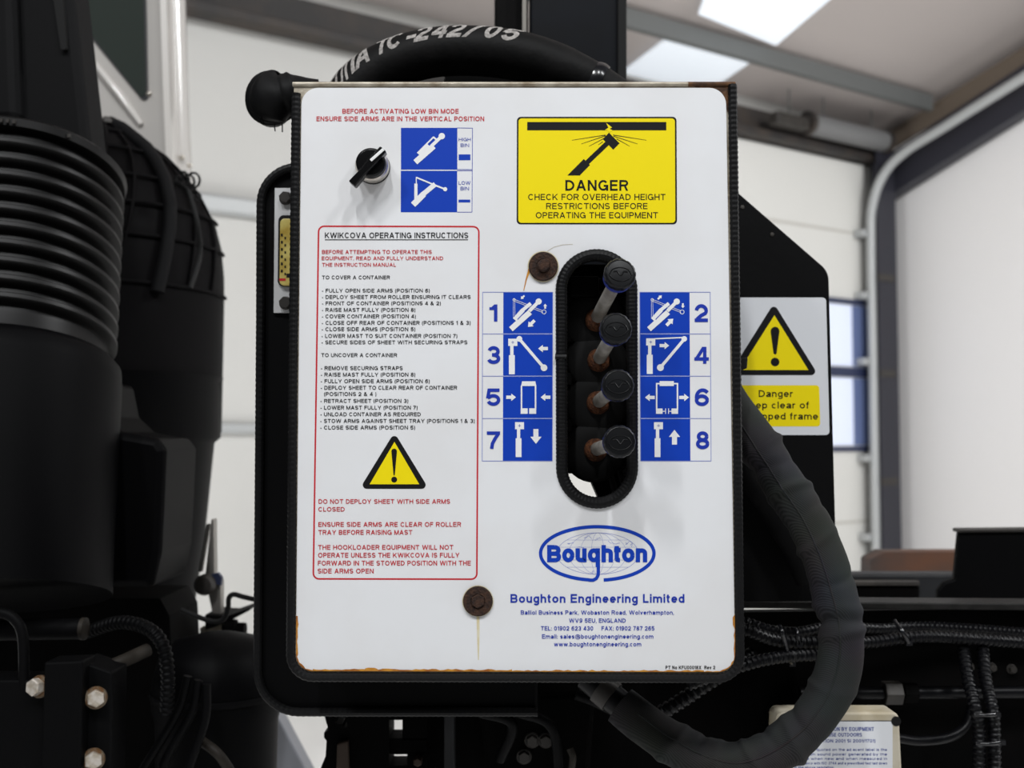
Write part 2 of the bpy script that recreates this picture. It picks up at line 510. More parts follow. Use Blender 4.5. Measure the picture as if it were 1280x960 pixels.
        if ch in 'bdpqgo' or ch == 'o':
            C_(_arc(cx, X / 2, rx, X / 2 - h, 0, 360))
            if ch == 'b': stem(l)
            if ch == 'd': stem(r)
            if ch == 'p': stem(l, -.28, X)
            if ch == 'q': stem(r, -.28, X)
            if ch == 'g': stem(r, -.06, X); C_(_arc(cx, -.05, rx, .25 - h, 0, -160))
        elif ch == 'c': C_(_arc(cx, X / 2, rx, X / 2 - h, 45, 315))
        elif ch == 'e': C_(_arc(cx, X / 2, rx, X / 2 - h, 0, 320)); bar(X / 2, w * .5, W)
        elif ch == 'a':
            stem(r, 0, X * .62); C_([(r, X * .58)] + _arc(cx, X * .70, rx, X * .3 - h, 10, 165)); C_(_arc(cx * .92, X * .28, cx * .92 - h, X * .28 - h, 0, 360)); bar(X * .55, cx * .8, W)
        elif ch == 'f': stem(W * .42); out.pop(); stem(W * .42, 0, .82); C_(_arc(W * .42 + .17, .80, .17, .2 - h, 180, 85)); bar(X - h * .8, 0, W * .95)
        elif ch in 'hnmu':
            if ch == 'm':
                c1, c2 = W * .5, W
                for x0, x1 in ((l, cx), (cx, r)):
                    m_ = (x0 + x1) / 2; rr = (x1 - x0) / 2; C_(_arc(m_, xt - rr * .9, rr, rr * .9, 180, 0)); stem(x1, 0, xt - rr * .8)
                stem(l, 0, X)
            elif ch == 'u':
                stem(r, 0, X); stem(l, .28, X); C_(_arc(cx, .28, rx, .28 - h, 180, 360))
            else:
                stem(l, 0, 1 if ch == 'h' else X); stem(r, 0, X - .27); C_(_arc(cx, X - .28, rx, .28 - h, 180, 0))
        elif ch == 'i': stem(cx, 0, X); R_(0, 1 - w, w, 1)
        elif ch == 'l': stem(cx)
        elif ch == 'k': stem(l); D_(l, .2, W - q, X, 1.2); D_(W - q, 0, W * .4, .45, 1.15)
        elif ch == 'r': stem(l, 0, X); C_(_arc(l + .28, X - .3, .28, .3 - h, 170, 80))
        elif ch == 's':
            ry = (X - w) / 4; C_(_arc(cx, X / 2 + ry, rx, ry, 25, 270) + _arc(cx, X / 2 - ry, rx, ry, 90, -155)[1:])
        elif ch == 't': stem(W * .4, .16, .94); C_(_arc(W * .4 + .17, .17, .17, .17 - h, 180, 275)); bar(X - h * .8, 0, W * .95)
        elif ch == 'v': D_(cx, 0, q, X); D_(cx, 0, W - q, X)
        elif ch == 'w':
            for a_, b_ in ((q, .28), (cx, .28), (cx, .72), (W - q, .72)): D_(W * b_, 0, a_, X, 1.05)
        elif ch == 'x': D_(q, 0, W - q, X, 1.2); D_(W - q, 0, q, X, 1.2)
        elif ch == 'y': D_(cx, 0, q, X); D_(cx - W * .14, -.28, W - q, X)
        elif ch == 'z': bar(xt, 0, W); bar(b, 0, W); D_(q, 0, W - q, X)
    return W, out
def layout(s, w, width, sb=0.075, sp=0.42):
    """polygons of a whole line fitted to the given width (in cap heights)"""
    def total(k):
        x = 0
        for i, c in enumerate(s):
            x += sp * k if c == ' ' else gw(c, w, k) + 2 * sb * k
        return x - 2 * sb * k
    lo, hi = 0.1, 5.0
    for _ in range(40):
        m = (lo + hi) / 2
        if total(m) < width: lo = m
        else: hi = m
    k = (lo + hi) / 2
    x, out = -sb * k, []
    for c in s:
        if c == ' ':
            x += sp * k
            continue
        W, pol = glyph(c, w, k)
        out += [[(px + x + sb * k, py) for px, py in p] for p in pol]
        x += W + 2 * sb * k
    return out

class Flat(MB):
    """flat print on a plane Y = const; coordinates measured in the photograph's pixels"""
    EPS = 0.00012
    def __init__(s, Y=0.0, f=None):
        super().__init__()
        s.Y = Y
        s.fn = f
    def pt(s, x, y, L):
        if s.fn:
            x, y = s.fn(x, y)
        return P(x, y, s.Y - s.EPS * L)
    def pg(s, pts, mi=0, L=1):
        if sum(p[0] * q[1] - q[0] * p[1] for p, q in zip(pts, pts[1:] + pts[:1])) > 0:
            pts = pts[::-1]
        s.n = (getattr(s, 'n', 0) + 1) % 11
        s.poly([s.pt(x, y, L + 0.03 * s.n) for x, y in pts], mi)
    def rect(s, x0, y0, x1, y1, mi=0, L=1):
        s.pg([(x0, y0), (x1, y0), (x1, y1), (x0, y1)], mi, L)
    def line(s, a, b, wd, mi=0, L=1, w2=None):
        dx, dy = b[0] - a[0], b[1] - a[1]
        l = math.hypot(dx, dy)
        nx, ny = -dy / l / 2, dx / l / 2
        w2 = wd if w2 is None else w2
        s.pg([(a[0] + nx * wd, a[1] + ny * wd), (b[0] + nx * w2, b[1] + ny * w2),
              (b[0] - nx * w2, b[1] - ny * w2), (a[0] - nx * wd, a[1] - ny * wd)], mi, L)
    def disc(s, c, r, mi=0, L=1, n=24, ry=None):
        ry = ry or r
        s.pg([(c[0] + r * math.cos(2 * math.pi * i / n), c[1] + ry * math.sin(2 * math.pi * i / n)) for i in range(n)], mi, L)
    def strip(s, pts, wd, mi=0, L=1, closed=False):
        n = len(pts)
        off = []
        for i in range(n):
            a = pts[(i - 1) % n] if closed or i > 0 else pts[0]
            b = pts[(i + 1) % n] if closed or i < n - 1 else pts[-1]
            dx, dy = b[0] - a[0], b[1] - a[1]
            l = math.hypot(dx, dy) or 1
            off.append((-dy / l * wd / 2, dx / l * wd / 2))
        A = [s.pt(p[0] + o[0], p[1] + o[1], L) for p, o in zip(pts, off)]
        B = [s.pt(p[0] - o[0], p[1] - o[1], L) for p, o in zip(pts, off)]
        m = n if closed else n - 1
        s.add(A + B, [[i, (i + 1) % n, n + (i + 1) % n, n + i] for i in range(m)], mi)
    def ell(s, c, rx, ry, wd, mi=0, L=1, a0=0, a1=360, n=64):
        full = abs(a1 - a0 - 360) < 1e-6
        k = n if full else n + 1
        s.strip([(c[0] + rx * math.cos(math.radians(a0 + (a1 - a0) * i / n)), c[1] + ry * math.sin(math.radians(a0 + (a1 - a0) * i / n))) for i in range(k)], wd, mi, L, full)
    def rpts(s, q, r, n=6):
        """rounded polygon of 4 corner points (clockwise from top left)"""
        return rounded(q, r, n)
    def arrow(s, c, ln, ang, mi=0, L=3):
        ca, sa = math.cos(ang), math.sin(ang)
        h = ln / 2
        pts = [(-h, -.17 * ln), (0.02 * ln, -.17 * ln), (0.02 * ln, -.38 * ln), (h, 0), (0.02 * ln, .38 * ln), (0.02 * ln, .17 * ln), (-h, .17 * ln)]
        s.pg([(c[0] + x * ca - y * sa, c[1] + x * sa + y * ca) for x, y in pts], mi, L)
    def text(s, t, x0, x1, top, base, mi=0, weight=0.13, L=3, sb=0.075, xh=0.73):
        H = base - top
        XH[0] = xh
        for i, p in enumerate(layout(t, weight, (x1 - x0) / H, sb)):
            s.pg([(x0 + x * H, base - y * H) for x, y in p], mi, L)

def rounded(q, r, n=6):
    out = []
    m = len(q)
    if not hasattr(r, '__len__'):
        r = [r] * m
    for i in range(m):
        p0, p, p1 = Vector(q[i - 1]).to_2d(), Vector(q[i]).to_2d(), Vector(q[(i + 1) % m]).to_2d()
        if r[i] <= 0:
            out.append((p.x, p.y))
            continue
        a, b = (p0 - p).normalized(), (p1 - p).normalized()
        half = a.angle(b) / 2
        d = r[i] / math.tan(half)
        c = p + (a + b).normalized() * (r[i] / math.sin(half))
        s_, e_ = p + a * d - c, p + b * d - c
        a0 = math.atan2(s_.y, s_.x)
        da = math.atan2(e_.y, e_.x) - a0
        while da > math.pi: da -= 2 * math.pi
        while da < -math.pi: da += 2 * math.pi
        for k in range(n + 1):
            t = a0 + da * k / n
            out.append((c.x + r[i] * math.cos(t), c.y + r[i] * math.sin(t)))
    return out

def holed(mb, outer, hole, Y, thick, mi=0):
    """plate on plane Y with one hole; outlines in px"""
    bm = bmesh.new()
    def loop(pts):
        vs_ = [bm.verts.new(P(x, y, Y)) for x, y in pts]
        return vs_, [bm.edges.new((vs_[i], vs_[(i + 1) % len(vs_)])) for i in range(len(vs_))]
    a, ea = loop(outer)
    b, eb = loop(hole)
    bmesh.ops.triangle_fill(bm, use_beauty=True, use_dissolve=False, edges=ea + eb)
    bm.verts.index_update()
    vv = [v.co.copy() for v in bm.verts]
    ff = [[v.index for v in f.verts] for f in bm.faces]
    mb.add(vv, ff, mi)
    mb.add([v + Vector((0, thick, 0)) for v in vv], ff, mi)
    for pts in (outer, hole):
        n = len(pts)
        p = [P(x, y, Y) for x, y in pts]
        mb.add(p + [q + Vector((0, thick, 0)) for q in p], [[i, (i + 1) % n, n + (i + 1) % n, n + i] for i in range(n)], mi)
    bm.free()

def shift(v, vec):
    return Vector(v) + Vector(vec)

# ================================================================== THE HALL
K = Vector((3.27, 8.47, 0))
U = Vector((-0.826, -0.563, 0)).normalized()
V_ = Vector((-U.y, U.x, 0)) * -1 if (-U.y) < 0 else Vector((-U.y, U.x, 0))
Z = Vector((0, 0, 1))
PITCH = math.tan(math.radians(17))
def B(u, v, z): return K + U * u + V_ * v + Z * z
def hb(px, py, off=0.0):
    return hit(px, py, K + V_ * off, V_)
def bu(p): return (p - K).dot(U)
def bv(p): return (p - K).dot(V_)
RN = U.cross(V_ + Z * PITCH).normalized()
def hr(px, py, drop=0.0): return hit(px, py, K + Z * (4.12 - drop), RN)
def bbox(mb, u0, u1, v0, v1, z0, z1, mi=0):
    mb.prism([B(u0, v0, z0), B(u1, v0, z0), B(u1, v1, z0), B(u0, v1, z0)], Z * (z1 - z0), mi)

mb = MB(); mb.prism([Vector((-9, -6, -0.1)), Vector((9, -6, -0.1)), Vector((9, 12, -0.1)), Vector((-9, 12, -0.1))], (0, 0, 0.1))
struct(mb.build('floor', 'floor'))
mb = MB(); bbox(mb, -0.2, 9.5, -0.2, 0, 0, 4.3)
struct(mb.build('wall_back', 'wall'))
mb = MB(); mb.prism([B(0, 0, 0), B(0, 7, 0), B(0, 7, 4.12 + 7 * PITCH), B(0, 0, 4.12)], U * -0.2)
struct(mb.build('wall_right', 'wallr'))
# roof liner
mb = MB()
mb.prism([B(-0.3, -0.1, 4.12), B(9.5, -0.1, 4.12), B(9.5, 5.2, 4.12 + 5.3 * PITCH), B(-0.3, 5.2, 4.12 + 5.3 * PITCH)], Z * 0.12)
struct(mb.build('ceiling', 'roof'))
# rooflights (translucent sheets set into the roof)
def rooflight(n, pts):
    m_ = MB()
    q = [hr(x, y, 0.02) for x, y in pts]
    m_.prism(q, Z * 0.018)
    o = struct(m_.build('window_%d' % n, 'skylight'))
    return o
rooflight(1, [(893, -35), (1078, -35), (970, 57), (873, 18)])
rooflight(2, [(842, 43), (941, 76), (880, 118), (744, 118)])

# purlins under the roof
def slope_beam(u0, u1, v, wd, ht, drop=0.0):
    m_ = MB()
    zt = 4.12 + v * PITCH - drop
    m_.prism([B(u0, v - wd / 2, zt), B(u0, v + wd / 2, zt), B(u0, v + wd / 2, zt - ht), B(u0, v - wd / 2, zt - ht)], U * (u1 - u0))
    return m_
v1 = bv(hr(980, 84, 0.1))
tag(slope_beam(0.15, 9.3, v1, 0.06, 0.13).build('roof_purlin', 'purlin', bevel=0.01),
    'grey galvanised roof purlin passing between the two bright rooflights', 'roof beam', 'roof purlins')
tag(slope_beam(0.15, 9.3, v1 + 1.75, 0.06, 0.13).build('roof_purlin', 'purlin', bevel=0.01),
    'grey roof purlin at the top right edge of the picture', 'roof beam', 'roof purlins')
# header beam and light casing along the top of the back wall
mb = MB()
bbox(mb, 0.1, 9.3, 0.02, 0.16, 3.80, 3.86)
bbox(mb, 0.1, 9.3, 0.02, 0.06, 3.86, 4.05)
tag(mb.build('header_beam', 'header', bevel=0.008), 'dark steel header beam along the top of the back wall', 'beam')
hd = thing('ceiling_light', B(1.0, 0.3, 3.95), 'long grey tubular light casing under the roof above the back wall door', 'ceiling light')
mb = MB(); mb.tube([B(0.35, 0.24, 3.95), B(1.25, 0.24, 3.95)], 0.085, 16)
mb.build('casing', 'fixture', hd, smooth=40)
for uu in (0.33, 1.27):
    mb = MB(); mb.tube([B(uu, 0.24, 3.95), B(uu + (0.04 if uu > 1 else -0.04), 0.24, 3.95)], 0.095, 16)
    mb.build('end_cap', 'header', hd, smooth=40)
mb = MB(); mb.box(B(1.5, 0.24, 3.93), (0.36, 0.1, 0.1), 0, Matrix.Rotation(math.atan2(U.y, U.x), 3, 'Z'))
mb.build('ballast_box', 'steelgrey', hd, bevel=0.01)
for uu in (0.5, 1.1, 1.5):
    mb = MB(); mb.tube([B(uu, 0.24, 3.98), B(uu, 0.24, 4.19)], 0.005, 6)
    mb.build('hanger', 'purlin', hd)

# sectional door in the back wall
D0, D1, DT = bu(hb(1083, 450, 0.05)), 4.3, 3.78
mb = MB()
bbox(mb, D0, D1, 0.0, 0.05, 0.0, DT)
door = struct(mb.build('door_1', 'door'))
mb = MB()
for pp in ((1000, 283), (1060, 652)):
    z0 = hb(*pp).z
    bbox(mb, D0, D1, 0.05, 0.053, z0 - 0.012, z0 + 0.012)
struct(mb.build('panel_joint', 'seam', door))
for i, (ya, yb) in enumerate(((376, 466), (466, 564))):
    zt, zb = hb(1062, ya).z, hb(1062, yb).z
    ua, ub = bu(hb(1083, 460)), bu(hb(1016, 460))
    m_ = MB()
    for (u0, u1, z0, z1) in ((ua, ub, zt - 0.04, zt), (ua, ub, zb, zb + 0.04), (ua, ua + 0.05, zb, zt), (ub - 0.05, ub, zb, zt)):
        bbox(m_, u0, u1, 0.05, 0.075, z0, z1)
    fr = struct(m_.build('window_frame', 'navyframe', door))
    m_ = MB(); bbox(m_, ua + 0.04, ub - 0.04, 0.051, 0.056, zb + 0.05, zt - 0.05)
    struct(m_.build('window_pane', 'daylight', fr))
    um = bu(hb(1059, 460))
    m_ = MB(); bbox(m_, ua + 0.04, um, 0.056, 0.064, zb + 0.05, zt - 0.05)
    struct(m_.build('window_reveal', 'bluereveal', fr))  # blue light on the window reveal put into this strip's colour
# wall rails at the left
for n_, (pp, h_) in enumerate((((280, 258), 0.055), ((300, 536), 0.03))):
    z0 = hb(*pp).z
    m_ = MB(); bbox(m_, 4.6, 9.3, 0.0, 0.06, z0 - h_, z0 + h_)
    struct(m_.build('trim_%d' % (n_ + 1), 'railm', bevel=0.02))

# corner column and rafter
col_ = thing('steel_column', B(0.12, 0.12, 0), 'dark navy steel column in the far right corner of the hall', 'column')
cu0, cu1 = bu(hb(1123, 450, 0.22)), bu(hb(1100, 450, 0.22))
mb = MB()
bbox(mb, bu(hb(1123, 450, 0.075)), bu(hb(1104, 450, 0.075)), 0.06, 0.075, 0, 3.9)
bbox(mb, cu0, cu1, 0.205, 0.22, 0, 3.9)
bbox(mb, (cu0 + cu1) / 2 - 0.008, (cu0 + cu1) / 2 + 0.008, 0.075, 0.205, 0, 3.9)
mb.build('column_section', 'steelnavy', col_)
for yy in (355, 470, 600):
    z0 = hb(1110, yy).z
    m_ = MB(); bbox(m_, cu0 + 0.05, cu1 + 0.01, 0.22, 0.232, z0 - 0.03, z0 + 0.03)
    m_.build('fixing_lug', 'steelgrey', col_)
mb = MB()
mb.prism([B(0.04, 0.1, 3.50), B(0.04, 0.1, 3.86), B(0.04, 6.8, 3.86 + 6.7 * PITCH * 1.15), B(0.04, 6.8, 3.50 + 6.7 * PITCH * 1.15)], U * 0.14)
tag(mb.build('roof_rafter', 'steelnavy', bevel=0.01), 'dark sloping steel rafter rising along the right wall', 'roof beam')
mb = MB()
mb.prism([B(0.0, 0.02, 3.95), B(0.0, 0.02, 4.11), B(0.0, 6.9, 4.11 + 6.9 * PITCH), B(0.0, 6.9, 3.95 + 6.9 * PITCH)], U * 0.03)
struct(mb.build('trim_3', 'brownedge'))
# galvanised door track: vertical, then bending up under the roof slope
trk = thing('door_track', B(D0 - 0.03, 0.16, 0), 'galvanised door track running up the corner and curving along the roof slope', 'door track')
uT = bu(hb(1091, 450, 0.16))
path = [B(uT, 0.16, 0.0), B(uT, 0.16, 1.0), B(uT, 0.16, 2.2), B(uT, 0.16, 3.1), B(uT, 0.18, 3.4), B(uT, 0.29, 3.64), B(uT, 0.50, 3.79), B(uT, 0.9, 3.80 + 0.4 * PITCH), B(uT, 2.2, 3.80 + 1.75 * PITCH), B(uT, 6, 3.80 + 5.6 * PITCH)]
mb = MB(); mb.tube(smoothpath(path, 6), 0.04, 8)
mb.build('track_rail', 'railm', trk, smooth=60)
for yy in (300, 375, 455, 572, 668):
    z0 = hb(1098, yy).z
    m_ = MB(); bbox(m_, uT - 0.03, uT + 0.09, 0.055, 0.15, z0 - 0.03, z0 + 0.03)
    m_.build('roller_bracket', 'railm', trk, bevel=0.008)

# ================================================================== TRUCK: CHASSIS AND FAR PARTS
# chassis rail behind everything on the right
ch = thing('chassis_rail', P(1100, 960, 0.34), 'black chassis rail with a scuffed top flange below the angled side plate', 'chassis rail')
mb = MB()
q = [(534, 770), (1500, 758), (1500, 1060), (534, 1060)]
mb.prism([P(x, y, 0.318) for x, y in q], (0, 0.02, 0))
mb.build('rail_web', 'chassis', ch)
mb = MB()
a, b = P(925, 752, 0.27), P(1500, 756, 0.27)
mb.prism([a, b, shift(b, (0, 0, -0.008)), shift(a, (0, 0, -0.008))], (0, 0.045, 0))
mb.build('top_flange', 'flange', ch, bevel=0.0015)

rb = MB()
pts = rounded([(1088, 700), (1106, 690), (1420, 690), (1420, 722), (1088, 722)], [5, 8, 0, 0, 4])
rb.prism([P(x, y, 1.15) for x, y in pts], (0, 0.06, 0))
rb.build('x', 'rustbeam')
o = bpy.data.objects['x']; o.name = 'rusty_beam'
tag(o, 'rust-brown steel beam end lying behind the black box at right', 'steel beam')
gb = thing('grey_crossbeam', P(1130, 752, 0.75), 'worn grey-black crossbeam below the rusty beam', 'steel beam')
mb = MB()
pts = rounded([(1055, 718), (1420, 718), (1420, 790), (1055, 790)], [3, 0, 0, 0])
mb.prism([P(x, y, 0.75) for x, y in pts], (0, 0.05, 0))
mb.build('beam_body', 'greybeam', gb, bevel=0.004)
mb = MB(); pts = [(1062, 732), (1150, 732), (1150, 790), (1062, 790)]
mb.prism([P(x, y, 0.742) for x, y in pts], (0, 0.02, 0))
mb.build('web_recess', 'chassis', gb, bevel=0.003)
mb = MB(); mb.prism([P(x, y, 0.735) for x, y in [(1062, 726), (1150, 726), (1150, 732), (1062, 732)]], (0, 0.03, 0))
mb.build('beam_lip', 'steelgrey', gb, bevel=0.002)
bb = thing('black_steel_box', P(1260, 752, 0.55), 'matt black steel box standing on the chassis flange at the right edge', 'box')
mb = MB()
pts = rounded([(1199, 662), (1400, 660), (1400, 790), (1172, 790), (1172, 738), (1180, 728), (1193, 724)], [4, 0, 0, 0, 6, 6, 3])
mb.prism([P(x, y, 0.5) for x, y in pts], (0, 0.012, 0))
mb.build('box_body', 'tank', bb, bevel=0.004)
mb = MB(); mb.prism([P(x, y, 0.495) for x, y in [(1198, 661), (1400, 659), (1400, 664), (1198, 666)]], (0, 0.022, 0))
mb.build('box_top_highlight', 'boltgrey', bb, bevel=0.002)  # paler strip carries the highlight along the box's top edge

# mast post
ms = thing('mast_post', P(705, 560, 0.55), 'dark navy square mast post rising behind the printed hose', 'post')
mb = MB(); mb.prism([P(x, y, 0.5) for x, y in [(663, -60), (776, -60), (776, 560), (663, 560)]], (0, 0.12, 0))
mb.build('post_section', 'mast', ms, bevel=0.003)
mb = MB(); mb.prism([P(x, y, 0.49) for x, y in [(772, -60), (783.5, -60), (783.5, 560), (772, 560)]], (0, 0.14, 0))
mb.build('side_channel', 'boot', ms, bevel=0.002)
mb = MB(); mb.prism([P(x, y, 0.49) for x, y in [(653, -60), (658, -60), (658, 560), (653, 560)]], (0, 0.02, 0))
mb.build('scuffed_edge', 'mastedge', ms)
mb = MB(); mb.prism([P(x, y, 0.52) for x, y in [(618, -60), (660, -60), (660, 560), (618, 560)]], (0, 0.08, 0))
mb.build('side_tube', 'valve', ms, bevel=0.003)
mb = MB(); mb.prism([P(x, y, 0.5) for x, y in [(600, 500), (1000, 500), (1000, 562), (600, 562)]], (0, 0.1, 0))
mb.build('foot_beam', 'chassis', ms)

# ------------------------------------------------------------------ white cab at the left
cb = thing('truck_cab', P(150, 600, 1.25), 'white truck cab with a dark quarter window behind the intake duct', 'truck cab')
yc = 1.25
mb = MB()
prof = [(-260, yc), (120, yc), (198, yc), (206, yc - 0.012), (214, yc - 0.005), (220, yc + 0.03), (224, yc + 0.06), (233, yc + 0.07), (238, yc + 0.09), (240, yc + 0.15), (236, yc + 0.17), (-260, yc + 0.17)]
lev = [(-330, -14), (0, -6), (120, -2), (215, 2), (420, 6), (700, 6)]
rows = []
for py, dx in lev:
    row = []
    for px, Yv in prof:
        p = P(px + (dx if px > 100 else 0), py, max(Yv, yc - 0.02))
        row.append(Vector((p.x, Yv, P(0, py, yc).z)))
    rows.append(row)
n_ = len(prof)
vv = [p for r in rows for p in r]
ff = []
for i in range(len(rows) - 1):
    for k in range(n_):
        ff.append([i * n_ + k, i * n_ + (k + 1) % n_, (i + 1) * n_ + (k + 1) % n_, (i + 1) * n_ + k])
ff += [list(range(n_)), list(range((len(rows) - 1) * n_, len(rows) * n_))]
mb.add(vv, ff)
mb.build('cab_body', 'cab', cb, smooth=50)
mb = MB()
win = rounded([(-60, -120), (177, -120), (182, 128), (101, 27)], [10, 10, 4, 20])
wo = rounded([(-60, -120), (180, -120), (185, 134), (98, 28)], [10, 10, 5, 22])
mb.prism([P(x, y, yc - 0.004) for x, y in wo], (0, 0.02, 0))
sl = mb.build('window_seal', 'seal', cb)
mb = MB(); mb.prism([P(x, y, yc - 0.006) for x, y in win], (0, 0.004, 0))
mb.build('quarter_window', 'glass', cb)
mb = MB()  # body crease beside the window
mb.tube([P(100, 58, yc - 0.004), P(150, 120, yc - 0.006), P(176, 156, yc - 0.004)], [0.007, 0.009, 0.006], 10)
mb.build('body_crease', 'cab', cb, smooth=60)
for (x, y) in ((186, 117), (228, 197), (237, 207)):
    mb = MB(); mb.lathe([(0.006, 0), (0.005, 0.004), (0, 0.006)], P(x, y, yc - (0.002 if x < 200 else -0.055)), (0, -1, 0.2), 12)
    mb.build('rivet', 'chrome', cb, smooth=60)

# ------------------------------------------------------------------ air intake stack
air = thing('air_intake_duct', P(30, 760, 0.3), 'tall black air intake with ribbed bellows at the left edge', 'air duct')
mb = MB()
q = [(-200, -60), (84, -60), (91, 0), (99, 70), (115, 215), (112, 232), (-200, 232)]
pts = [P(x, y, 0.53) for x, y in q]
mb.prism(pts, (0, 0.08, 0))
mb.build('upper_duct', 'duct', air, bevel=0.012, smooth=40)
mb = MB()
mb.prism([P(x, y, 0.522) for x, y in rounded([(58, -60), (74, -60), (83, 62), (76, 62)], [0, 0, 3, 3])], (0, 0.03, 0))
mb.build('duct_slot', 'boot', air)
mb = MB()
mb.prism([P(x, y, 0.505) for x, y in [(-200, -60), (14, -60), (22, 150), (-200, 150)]], (0, 0.04, 0))
mb.build('duct_rib', 'duct', air, bevel=0.012)
# bellows: axis leaning back at the top
ax = Vector((-0.09, math.sin(math.radians(19)), math.cos(math.radians(19)))).normalized()
Yb = 0.43
c0 = P(2, 445, Yb)
sB = S(Yb - 0.1)
Rb = 146 * sB
prof = []
h = 0.0
pit = 24.6 * sB / math.cos(math.radians(12))
prof.append((Rb * 0.94, -0.03))
for i in range(10):
    for (rr, t) in ((0.90, 0.0), (0.90, 0.30), (0.93, 0.42), (0.985, 0.5), (1.0, 0.58), (1.0, 0.78), (0.985, 0.86), (0.93, 0.94)):
        prof.append((Rb * rr, pit * (i + 0.15 + t)))
top = pit * 10.15
prof += [(Rb * 0.9, top), (Rb * 0.9, top + 0.012), (Rb * 1.0, top + 0.014), (Rb * 1.02, top + 0.024), (Rb * 0.98, top + 0.03), (Rb * 0.8, top + 0.035)]
mb = MB(); mb.lathe(prof, c0, ax, 72)
bw = mb.build('bellows', 'bellows', air, smooth=35)
rim = c0 + ax * (pit * 10.15 + 0.018)
ux = (Vector((1, 0, 0)) - ax * ax.x).normalized()
uy = ax.cross(ux)
for dg_ in (-78, -75, -72, -69, -42):
    mb = MB(); mb.box(rim + (ux * math.cos(math.radians(dg_)) + uy * math.sin(math.radians(dg_))) * Rb * 1.02, (0.004, 0.004, 0.005))
    mb.build('clamp_slot', 'boltgrey', bw)
# lower duct
mb = MB()
mb.lathe([(Rb * 1.06, -0.02), (Rb * 1.05, 0.0), (Rb * 0.98, 0.012)][::-1] + [(Rb * 1.06, -0.05), (Rb * 1.05, -0.20), (Rb * 1.05, -0.30)], c0 - ax * 0.02, Vector((0, 0, 1)).lerp(ax, 0.8).normalized(), 48)
mb.build('lower_duct', 'lowduct', air, smooth=50)
mb = MB()
mb.prism([P(x, y, 0.44) for x, y in rounded([(60, 500), (118, 470), (128, 520), (150, 540), (196, 548), (206, 562), (200, 690), (190, 735), (60, 735)], 10)], (0, 0.155, 0))
mb.build('elbow_housing', 'lowduct', air, bevel=0.03, smooth=50)

# ------------------------------------------------------------------ air filter dome with ribs
fl = thing('air_filter_housing', P(190, 760, 0.75), 'black domed air filter housing with a grid of thin ribs', 'air filter')
Yf = 0.95
sF = S(Yf)
cx = 122
cF = P(cx, 340, Yf)
R0 = 155 * sF
dome = [(1.0, -200), (1.0, -120), (1.0, -30), (0.995, 0), (0.97, 35), (0.92, 64), (0.80, 97), (0.66, 124), (0.52, 146), (0.25, 175), (0.10, 186), (0.0, 189)]
prof = [(R0 * r, hh * sF) for r, hh in dome]
mb = MB(); mb.lathe(prof, cF, (0.02, -0.05, 1), 64)
body = mb.build('filter_dome', 'filter', fl, smooth=50)
axF = Vector((0.02, -0.05, 1)).normalized()
def dome_pt(hh, ang, k=1.012):
    for (ra, ha), (rb_, hb_) in zip(dome, dome[1:]):
        if ha <= hh <= hb_:
            t = (hh - ha) / (hb_ - ha)
            r = ra + (rb_ - ra) * t
            break
    else:
        r = 0
    return cF + axF * (hh * sF) + Vector((math.cos(ang), math.sin(ang), 0)) * (r * R0 * k)
mb = MB()
for hh in (-30, 25, 64, 100, 138, 168):
    mb.tube([dome_pt(hh, math.radians(a * 5 - 190)) for a in range(41)], 0.0032, 6)
for a in range(-165, 0, 17):
    mb.tube([dome_pt(hh, math.radians(a + (hh + 30) * 0.09)) for hh in (-30, 0, 20, 35, 50, 64, 80, 97, 110, 124, 135, 146, 160, 175, 186)], 0.0032, 6)
mb.build('dome_rib', 'filter', fl, smooth=60)
mb = MB(); mb.tube([dome_pt(hh, math.radians(-42 + hh * 0.08), 1.03) for hh in (-40, 0, 35, 64, 80, 97, 110, 124, 146, 160, 175, 186)], 0.012, 8)
mb.build('raised_seam', 'duct', fl, smooth=60)
mb = MB()
for k in range(3):
    c = P(228 + 6 * k, 224 + 3 * (k % 2), Yf - 0.17)
    mb.tube([c + Vector((math.cos(t) * 0.011, 0.004 * k, math.sin(t) * 0.013)) for t in [i * math.pi / 5 for i in range(11)]], 0.0022, 6)
mb.tube(smoothpath([P(222, 226, Yf - 0.17), P(236, 238, Yf - 0.19), P(246, 252, Yf - 0.17), P(250, 248, Yf - 0.17), P(246, 243, Yf - 0.17)]), 0.0022, 6)
mb.tube(smoothpath([P(236, 238, Yf - 0.19), P(246, 275, Yf - 0.20), P(250, 318, Yf - 0.19), P(238, 360, Yf - 0.21)]), 0.004, 6)
mb.build('clip_wire', 'boot', fl, smooth=60)
mb = MB()
mb.lathe([(R0 * 0.70, -0.72), (R0 * 0.80, -0.60), (R0 * 0.87, -0.48), (R0 * 0.935, -0.31), (R0 * 0.985, -0.30), (R0 * 0.985, -0.2), (R0 * 1.0, -0.19)], cF, (0, 0, 1), 48)
mb.build('filter_canister', 'lowduct', fl, smooth=50)
mb = MB(); mb.lathe([(0.010, 0), (0.010, 0.006), (0.006, 0.011), (0, 0.012)], dome_pt(182, -0.9, 1.0), axF, 12)
mb.build('dome_cap', 'steelgrey', fl, smooth=40)
